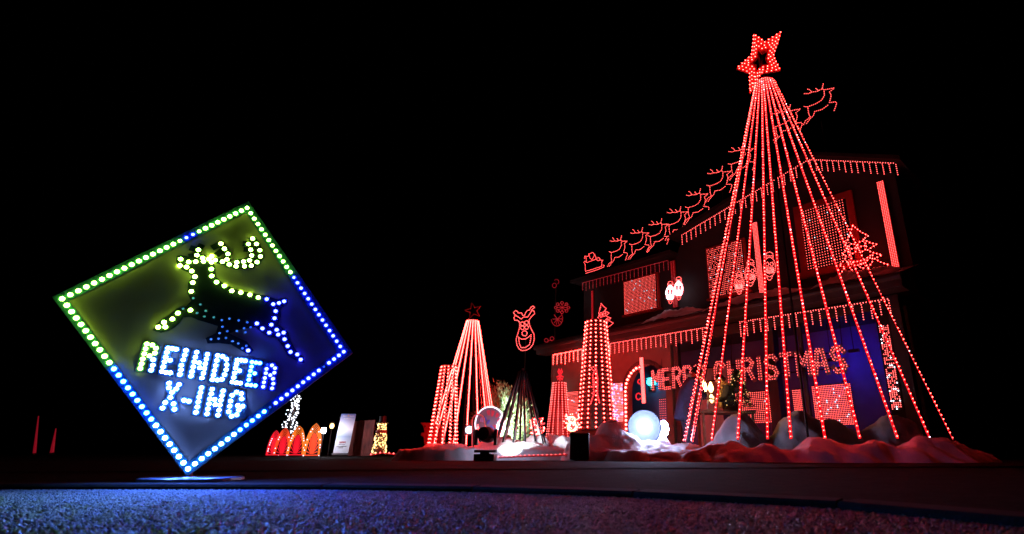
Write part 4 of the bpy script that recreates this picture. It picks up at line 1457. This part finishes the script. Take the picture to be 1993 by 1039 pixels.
# ------------------------------------------------------------------ far left: arches, spiral, banner, fence, snowman
def fan_arch(px, pyb, pyt, Y, wpx, yaw, label, mo, mf):
    c = at(px, pyb, Y)
    zt_ = at(px, pyt, Y)[2]
    h = zt_ - c[2]
    w = wpx * Y / 1124. / max(.35, math.cos(yaw)) * .94
    ex = V3(math.cos(yaw), math.sin(yaw), 0)
    nn = V3(math.sin(yaw), -math.cos(yaw), 0)
    t = thing('fan_arch', c, label, 'light arch', 'pointed red and orange light arches in a row')
    P = lambda x, z, l=0.: c + ex * x * w / 2 + Z * z * h + nn * l
    def prof(k):
        return [(s * k * (1 - (z / k) ** 2.2) ** .62 if z < k else 0, z) for s, z in [(-1, z) for z in np.linspace(0, k, 12)] + [(1, z) for z in np.linspace(k, 0, 12)][1:]]
    bk = MB().prism([P(x, z, -.03) for x, z in prof(1.)], nn, .012)
    bk.build('backing', M['black'], t)
    for k, mm in zip((.97, .91, .85, .79, .73), (mo,) * 5):
        MB().tube([P(x, z) for x, z in prof(k)], .0085, 5).build('light_band', M[mm], t)
    for a in np.linspace(.18, PI - .18, 13):
        L_ = .66
        x, z = math.cos(a) * .66, math.sin(a) * .68
        MB().tube([P(.0 + .08 * math.cos(a), .05), P(x * .95, z)], [.006, .011], 5).build('fan_blade', M[mf], t)
    MB().tube([P(-1, 0.01), P(1, .01)], .012, 5).build('base_bar', M[mf], t)
    d = MB()
    pr = prof(.88)
    d.dots([P(x, z, .02) for x, z in pr if random.random() < .5], .016)
    d.build('light_points', M['white_soft'], t, kind='stuff')


fan_arch(606, 886, 822, 12.6, 32, .3, 'largest orange pointed fan arch nearest the spotlight', 'orange_band', 'orange_red')
fan_arch(574, 885, 827, 13.2, 29, .5, 'second orange pointed fan arch from the spotlight', 'orange_band', 'arch_red')
fan_arch(547, 885, 831, 13.8, 25, .6, 'red pointed fan arch, third from the spotlight', 'orange_red', 'arch_red')
fan_arch(530, 885, 836, 14.4, 12, 1.15, 'narrow red fan arch seen nearly edge on at row end', 'arch_red', 'arch_red')

# spiral of white lights
a, c = at(563, 840, 14.2), at(578, 768, 14.2)
t = thing('spiral_light_tree', at(563, 886, 14.2), 'slender column wrapped in brilliant white lights behind the arches', 'light tree')
MB().tube([at(563, 886, 14.2), a, c], [.03, .025, .012], 6).build('trunk', M['bark'], t)
d, w = MB(), MB()
pth = []
for k in range(260):
    f_ = k / 260
    r_ = .16 * (1 - .55 * f_) * (.6 + .4 * math.sin(f_ * 9) ** 2)
    pth.append(a + (c - a) * f_ + V3(math.cos(k * .45) * r_, math.sin(k * .45) * r_, 0))
w.tube(pth, .005, 4); w.build('cable', M['black'], t)
d.dots([p + rng.normal(size=3) * .02 for p in pth[::2]], .014)
d.build('light_points', M['white'], t, kind='stuff')
# banner
c = at(662, 885, 12.4)
bw, bh = .30, .86
ex = unit(V3(1, .28, 0)); nn = unit(V3(.28, -1, 0)); up_ = unit(V3(.05, .06, 1))
t = thing('pull_up_banner', c, 'tall pale blue and white pull up banner lit by the spotlight', 'banner')
BPn = lambda x, z, l=0.: c + ex * x * bw / 2 + up_ * z * bh + nn * l
ban = mat('banner_print', (.5, .55, .68), .5)
nt = ban.node_tree
tcn = nt.nodes.new('ShaderNodeTexCoord'); sepn = nt.nodes.new('ShaderNodeSeparateXYZ'); rp = nt.nodes.new('ShaderNodeValToRGB')
rp.color_ramp.elements[0].color = (.62, .66, .72, 1); rp.color_ramp.elements[0].position = .25
e1 = rp.color_ramp.elements.new(.42); e1.color = (.30, .38, .55, 1)
e1 = rp.color_ramp.elements.new(.60); e1.color = (.85, .87, .9, 1)
rp.color_ramp.elements[-1].color = (.07, .12, .36, 1)
nt.links.new(tcn.outputs['Generated'], sepn.inputs[0]); nt.links.new(sepn.outputs['Z'], rp.inputs['Fac']); nt.links.new(rp.outputs['Color'], nt.nodes['Principled BSDF'].inputs['Base Color'])
MB().prism([BPn(-1, .04), BPn(1, .04), BPn(1, 1), BPn(-1, 1)], nn, .006).build('sheet', ban, t)
for (x0, x1, z0, z1, m) in ((-.75, -.2, .935, .955, 'whitewood'), (.2, .8, .935, .955, 'whitewood'), (-.5, .5, .875, .89, 'whitewood'), (-.5, .4, .285, .325, 'redpaint'), (-.45, .4, .245, .26, 'blackplastic'), (-.7, .6, .195, .21, 'blackplastic'), (-.4, .2, .165, .178, 'blackplastic')):
    n_ = max(3, int((x1 - x0) * 9))
    q = MB()
    for k in range(n_):
        xa = x0 + (x1 - x0) * k / n_
        xb = xa + (x1 - x0) / n_ * random.uniform(.5, .85)
        q.prism([BPn(xa, z0, .003), BPn(xb, z0, .003), BPn(xb, z1, .003), BPn(xa, z1, .003)], nn, .002)
    q.build('print_line', M[m], t)
MB().prism([BPn(-.1, .93, .004), BPn(.1, .93, .004), BPn(.12, .96, .004), BPn(0, .99, .004), BPn(-.12, .96, .004)], nn, .002).build('emblem', M['cloth_gold'], t)
MB().obox(c + Z * .02, ex * bw * .53, nn * .05, Z * .02).build('base', M['steel'], t)
MB().tube([c - nn * .03 + Z * .03, BPn(0, 1, -.03)], .008, 5).build('pole', M['steel'], t)
# spotlight for the banner: the small visible spot throws its light on it
# small warm lantern on stand
c = at(646, 829, 13.6)
t = thing('garden_lantern', (c[0], c[1], .12), 'small warm orange lantern on a post left of the banner', 'lantern')
MB().tube([V3(c[0], c[1], .1), c - Z * .07], .012, 6).build('post', M['black'], t)
MB().lathe(c, [(.03, -.05), (.05, 0), (.04, .05), (.01, .07)], 10).build('lamp_glass', M['warm'], t, True)
MB().lathe(c + Z * .071, [(.06, 0), (.02, .04)], 10).build('cap', M['black'], t)
# timber fence panel of boards
fa, fb = at(678, 886, 13.0), at(722, 886, 12.4)
t = thing('fence_panel', fa, 'timber fence panel coloured dark red for the light on it between banner and gold snowman', 'fence')
hh = at(722, 816, 12.4)[2] - fb[2]
for k in range(9):
    a_, b2 = fa + (fb - fa) * (k + .03) / 9, fa + (fb - fa) * (k + .97) / 9
    m_ = (a_ + b2) / 2
    MB().obox(m_ + Z * hh / 2 - Z * random.uniform(0, .008), (b2 - a_) / 2, V3(0, .012, 0), Z * hh / 2).build('board', M['fence'], t)
q = MB()
for zz in (.2, .75):
    q.obox((fa + fb) / 2 + Z * hh * zz + V3(0, .032, 0), (fb - fa) / 2, V3(0, .018, 0), Z * .035)
q.build('rail', M['fence'], t)
# gold-lit snowman figure
c = at(737, 884, 11.9)
t = thing('snowman_light', c, 'snowman shaped wire figure covered in warm gold lights with red scarf', 'light figure')
H = at(737, 822, 11.9)[2] - c[2]
prof = [(.17, .02), (.19, .12), (.17, .26), (.12, .36), (.15, .42), (.155, .50), (.13, .60), (.085, .67), (.10, .72), (.112, .80), (.09, .90), (.03, .93)]
prof = [(r_ * H / .93, z_ * H / .93) for r_, z_ in prof]
wm = mat('frosted_mesh', (.16, .14, .12), .8)
MB().lathe(c, prof, 14).build('body', wm, t, True)
d = MB()
for _ in range(420):
    k = random.random() * (len(prof) - 1)
    i = int(k); f_ = k - i
    r_ = prof[i][0] * (1 - f_) + prof[i + 1][0] * f_ + .012
    z_ = prof[i][1] * (1 - f_) + prof[i + 1][1] * f_
    q = random.uniform(0, 2 * PI)
    d.dots([c + V3(r_ * math.cos(q), r_ * math.sin(q), z_)], .009 + .009 * random.random(), 0 if random.random() < .45 else 1)
d.build('light_points', [M['warm'], M['warm_dim']], t, kind='stuff')
sf = MB().lathe(c + Z * H * .66, [(.1, 0), (.115, .02), (.11, .06), (.09, .07)], 14)
sf.build('scarf', M['redpaint'], t)
ht = MB().lathe(c + Z * H * .97, [(.12, 0), (.12, .015), (.075, .02), (.07, .15)], 14)
ho = ht.build('hat', M['black'], t)
MB().dots([c + V3(.11 * math.cos(q), .11 * math.sin(q), H * .985) for q in np.linspace(PI, 2 * PI, 6)], .012).build('light_points', M['warm_dim'], ho, kind='stuff')
# red sleigh side at left of the cone
c = at(842, 866, 10.2)
t = thing('red_sleigh', c, 'dull red wooden sleigh side left of the left cone', 'sleigh')
P = lambda x, y: at(x, y, 10.2)
body = [P(858, 866), (P(826, 866)), P(824, 850), P(819, 847), P(820, 842), P(826, 841), P(824, 829), P(818, 822), P(835, 822), P(858, 826)]
MB().prism(body[::-1], V3(0, -1, 0), .35).build('side_panel', M['redpaint'], t)
for s_ in (-.05, -.3):
    MB().tube([P(822, 872) + V3(0, -s_ , 0), P(862, 873) + V3(0, -s_, 0)], .014, 5).build('runner', M['black'], t)
q = MB()
for x, y in ((827, 829), (838, 831)):
    q.dots([P(x, y) - V3(0, .002, 0)], .02)
q.build('rivet', M['black'], t)

# slim red lit stakes far left, the light on them put in as glow
for (px, yb, yt, r0, lab) in ((70, 881, 809, .028, 'tall thin red lit stake at far left'), (104, 880, 833, .035, 'short tapering red lit stake at far left')):
    a_, c_ = at(px - 3, yb, 12.5), at(px + 5, yt, 12.5)
    t = thing('glowing_stake', a_, lab, 'stake light', 'red lit stakes at far left')
    MB().tube([a_, c_], [r0, .008], 8).build('glowing_post', M['red_faint'], t)
    MB().lathe(a_ - Z * .04, [(.05, 0), (.045, .03)], 10).build('foot', M['black'], t)

# ------------------------------------------------------------------ people at the porch edge
def skin_mesh(name, verts, edges, radii, m, parent, sub=2, root=0):
    org_ = np.array(ORIGIN[parent.name])
    me = bpy.data.meshes.new(name)
    me.from_pydata([tuple(np.asarray(v, float) - org_) for v in verts], edges, [])
    o = bpy.data.objects.new(name, me)
    col.objects.link(o)
    me.materials.append(m)
    o.parent = parent
    ORIGIN[o.name] = tuple(org_)
    o.modifiers.new('skin', 'SKIN')
    if not me.skin_vertices:
        bpy.context.view_layer.objects.active = o
        bpy.ops.object.select_all(action='DESELECT'); o.select_set(True)
        bpy.ops.mesh.customdata_skin_add()
    for i, r_ in enumerate(radii):
        me.skin_vertices[0].data[i].radius = (r_, r_) if not hasattr(r_, '__len__') else r_
        me.skin_vertices[0].data[i].use_root = (i == root)
    s_ = o.modifiers.new('sub', 'SUBSURF'); s_.levels = s_.render_levels = sub
    for pl in me.polygons:
        pl.use_smooth = True
    o.modifiers['skin'].use_smooth_shade = True
    return o


def person(base, face, lean, label, coat_m, scarf_m, reach, height=1.62):
    """standing figure bent at the hips; face = horizontal direction looked at"""
    t = thing('person', base, label, 'person')
    b0 = np.array(base, float)
    f = unit(V3(face[0], face[1], 0)); s = unit(np.cross(f, Z)); k = height / 1.7
    ln = math.radians(lean)
    upv = Z * math.cos(ln) + f * math.sin(ln)
    fw = f * math.cos(ln) - Z * math.sin(ln)
    hip = b0 + Z * .90 * k - f * .10 * math.sin(ln)
    chest, neck = hip + upv * .36 * k, hip + upv * .54 * k
    hv = unit(upv + f * .35 - Z * .1)
    head = neck + hv * .12 * k
    crown = neck + hv * .24 * k
    vs, es, rs = [hip], [], [.12 * k]
    def ad(p, r_, par):
        vs.append(p); rs.append(r_); es.append((par, len(vs) - 1)); return len(vs) - 1
    ch_ = ad(chest, (.15 * k, .12 * k), 0); nk = ad(neck, .06 * k, ch_)
    hands = []
    for sd in (-1, 1):
        sh = ad(neck - upv * .06 * k + s * sd * .17 * k, .06 * k, nk)
        el = ad(vs[sh] + (f * .12 - Z * .24 + s * sd * .04) * k, .045 * k, sh)
        hnd = np.array(reach, float) + s * sd * .07
        wr = ad(vs[el] + unit(hnd - vs[el]) * .24 * k, .033 * k, el)
        hands.append((vs[wr], unit(hnd - vs[el]), sd))
        hp = ad(hip - Z * .04 * k + s * sd * .09 * k, .10 * k, 0)
        kn = ad(b0 + Z * .48 * k + s * sd * .10 * k + f * .03, .068 * k, hp)
        an = ad(b0 + Z * .09 * k + s * sd * .10 * k - f * .03, .045 * k, kn)
        ad(b0 + Z * .04 * k + s * sd * .11 * k + f * .13 * k, .035 * k, an)
    body = skin_mesh('body', vs, es, rs, M['trouser'], t)
    # head with face
    hd_ = MB()
    nlat, nlon = 12, 16
    pts = []
    side = s
    fdir = unit(f - hv * np.dot(f, hv))
    for i in range(nlat + 1):
        th = PI * i / nlat
        for j in range(nlon):
            ph = 2 * PI * j / nlon
            x, y, z_ = math.sin(th) * math.cos(ph), math.sin(th) * math.sin(ph), math.cos(th)
            wd = .075 * (1 - .22 * max(0, -z_)); dp = .092
            off = .018 * math.exp(-((z_ + .12) / .16) ** 2 - (x / .18) ** 2) if y > 0 else 0      # nose
            off -= .008 * math.exp(-((z_ - .1) / .14) ** 2 - ((abs(x) - .38) / .18) ** 2) if y > 0 else 0   # eye sockets
            off += .005 * math.exp(-((z_ + .5) / .1) ** 2 - (x / .3) ** 2) if y > 0 else 0
            pts.append(head + (side * x * wd + fdir * (y * dp + off) + hv * z_ * .118) * k)
    fs_ = [(i * nlon + j, i * nlon + (j + 1) % nlon, (i + 1) * nlon + (j + 1) % nlon, (i + 1) * nlon + j) for i in range(nlat) for j in range(nlon)]
    hd_.add(pts, fs_)
    for sd in (-1, 1):
        hd_.obox(head + side * sd * .078 * k - fdir * .01, side * .008, fdir * .018, hv * .03)
    hd_.build('head', M['skin'], t, True)
    ey = MB()
    for sd in (-1, 1):
        ey.dots([head + (side * sd * .03 + fdir * .085 + hv * .012) * k], .011)
    ey.build('eye', M['hair'], t)
    hr = MB()
    hp_ = []
    for i in range(9):
        th = PI * .62 * i / 8
        for j in range(16):
            ph = 2 * PI * j / 16
            x, y, z_ = math.sin(th) * math.cos(ph), math.sin(th) * math.sin(ph), math.cos(th)
            if y > 0 and z_ < .35:
                y *= .45; x *= .9
            hp_.append(head + (side * x * .09 + fdir * (y * .106 - .012) + hv * (z_ * .132 + .008)) * k * (1 + .04 * math.sin(5 * ph + 3 * th)))
    hr.add(hp_, [(i * 16 + j, i * 16 + (j + 1) % 16, (i + 1) * 16 + (j + 1) % 16, (i + 1) * 16 + j) for i in range(8) for j in range(16)])
    hr.build('hair', M['hair'], t, True)
    # coat over torso and upper legs, sleeves
    cv_, ce, crd = [hip], [], [(.20 * k, .16 * k)]
    def ac_(p, r_, par):
        cv_.append(p); crd.append(r_); ce.append((par, len(cv_) - 1)); return len(cv_) - 1
    c1 = ac_(hip + upv * .2 * k, (.19 * k, .16 * k), 0)
    c2_ = ac_(chest + upv * .04 * k, (.20 * k, .16 * k), c1)
    c3 = ac_(neck - upv * .0, .085 * k, c2_)
    ac_(hip - Z * .28 * k, (.21 * k, .18 * k), 0)
    for sd in (-1, 1):
        sh = ac_(neck - upv * .07 * k + s * sd * .18 * k, .085 * k, c2_)
        el = ac_(neck - upv * .06 * k + s * sd * .19 * k + (f * .12 - Z * .24) * k, .07 * k, sh)
        w_ = hands[0 if sd < 0 else 1][0]
        ac_(w_ - unit(w_ - cv_[el]) * .03, .05 * k, el)
    skin_mesh('coat', cv_, ce, crd, coat_m, t)
    # scarf
    sc_ = MB()
    sc_.tube([neck + (s * math.cos(a_) * .095 + fdir * math.sin(a_) * .095) * k - upv * .01 for a_ in np.linspace(0, 2 * PI, 13)[:-1]], .038 * k, 7, closed=True)
    for sd in (-.5, .4):
        sc_.tube([neck + fdir * .11 * k + s * sd * .08, neck + fdir * .15 * k + s * sd * .1 - Z * .2 * k, neck + fdir * .14 * k + s * sd * .12 - Z * .38 * k], [.03, .036, .03], 8)
    sc_.build('scarf', scarf_m, t, True)
    # hands with five fingers
    for (w_, d_, sd) in hands:
        ho_ = MB()
        s2 = unit(np.cross(d_, Z)); dn = np.cross(s2, d_)
        ho_.obox(w_ + d_ * .05 * k, d_ * .05 * k, s2 * .036 * k, dn * .014 * k)
        for n_, (o_, l_) in enumerate(((-.028, .06), (-.010, .072), (.010, .068), (.028, .052))):
            a_ = w_ + d_ * .095 * k + s2 * o_ * k
            ho_.tube([a_, a_ + d_ * l_ * .55 - dn * .006, a_ + d_ * l_ * .9 - dn * .03], [.009, .008, .006], 6)
        a_ = w_ + d_ * .03 * k - s2 * sd * .034 * k
        ho_.tube([a_, a_ + d_ * .03 - s2 * sd * .022, a_ + d_ * .06 - s2 * sd * .028 - dn * .012], [.011, .010, .007], 6)
        ho_.build('hand', M['skin'], t, True)
    return t


lan = at(1376, 750, 9.75)
person(at(1338, 872, 9.55) * V3(1, 1, 0) + Z * .12, (1, .15), 24, 'person in dark navy coat and tan scarf bending over the bright lantern', M['coat'], M['cloth_gold'], lan - Z * .2 + V3(-.05, -.05, 0), 1.58)
pb = at(1428, 872, 10.3)
person((pb[0], pb[1], .13), (-1, -.1), 14, 'dark haired person facing left on far side of the lantern', M['trouser'], M['cloth_gold'], lan - Z * .25 + V3(.12, .15, 0), 1.48)
# table with lantern and small tree
tb = at(1405, 805, 10.0)
t = thing('display_table', (tb[0], tb[1], .12), 'small wooden table carrying lantern and little fir tree', 'table')
tz = at(1405, 803, 10.0)[2]
MB().obox(V3(tb[0] + .05, tb[1], tz), V3(.48, 0, 0), V3(0, .28, 0), Z * .018).build('tabletop', M['wood'], t)
for sx in (-1, 1):
    for sy in (-1, 1):
        MB().obox(V3(tb[0] + .05 + sx * .43, tb[1] + sy * .23, (tz + .12) / 2 - .01), V3(.022, 0, 0), V3(0, .022, 0), Z * ((tz - .12) / 2 - .012)).build('leg', M['wood'], t)
lz = V3(lan[0], 9.8, 0)
t = thing('table_lantern', (lan[0], 9.8, tz + .018), 'tall bright lantern with glowing yellow flames between the two people', 'lantern')
MB().tube([V3(lan[0], 9.8, tz + .02), V3(lan[0], 9.8, lan[2] - .14)], .014, 6).build('stem', M['steel'], t)
MB().lathe(V3(lan[0], 9.8, tz + .02), [(.09, 0), (.03, .03)], 12).build('foot', M['steel'], t)
MB().lathe(V3(lan[0] - .04, 9.8, lan[2] - .10), [(.02, 0), (.05, .05), (.04, .12), (.008, .2)], 10).build('flame', M['lantern'], t, True)
MB().lathe(V3(lan[0] + .08, 9.82, lan[2] - .10), [(.018, 0), (.042, .05), (.034, .10), (.008, .17)], 10).build('flame', M['lantern'], t, True)
MB().lathe(V3(lan[0] + .07, 9.78, at(1384, 776, 9.8)[2] - .07), [(.01, 0), (.042, .05), (.045, .10), (.01, .15)], 10).build('globe', M['warm'], t, True)
# little fir tree with warm lights
fc = at(1440, 806, 10.1)
t = thing('little_fir_tree', (fc[0], fc[1], tz + .018), 'little dark fir tree dotted with warm lights on the table', 'fir tree')
MB().tube([V3(fc[0], fc[1], tz + .02), V3(fc[0], fc[1], tz + .75)], [.02, .006], 6).build('trunk', M['bark'], t)
q, d = MB(), MB()
for _ in range(1500):
    f_ = random.random() ** .8
    r_ = .26 * (1 - f_) * random.uniform(.5, 1)
    a_ = random.uniform(0, 2 * PI)
    p = V3(fc[0] + r_ * math.cos(a_), fc[1] + r_ * math.sin(a_), tz + .1 + .68 * f_)
    g_ = unit(V3(math.cos(a_), math.sin(a_), -.25) + rng.normal(size=3) * .35)
    s_ = unit(np.cross(g_, rng.normal(size=3)))
    q.add([p - s_ * .008, p + s_ * .008, p + g_ * .075], [(0, 1, 2)])
    if _ % 32 == 0:
        d.dots([p + V3(math.cos(a_), math.sin(a_), 0) * .06], .012)
q.build('crown', M['needle'], t, kind='stuff')
d.build('light_points', M['warm_dim'], t, kind='stuff')
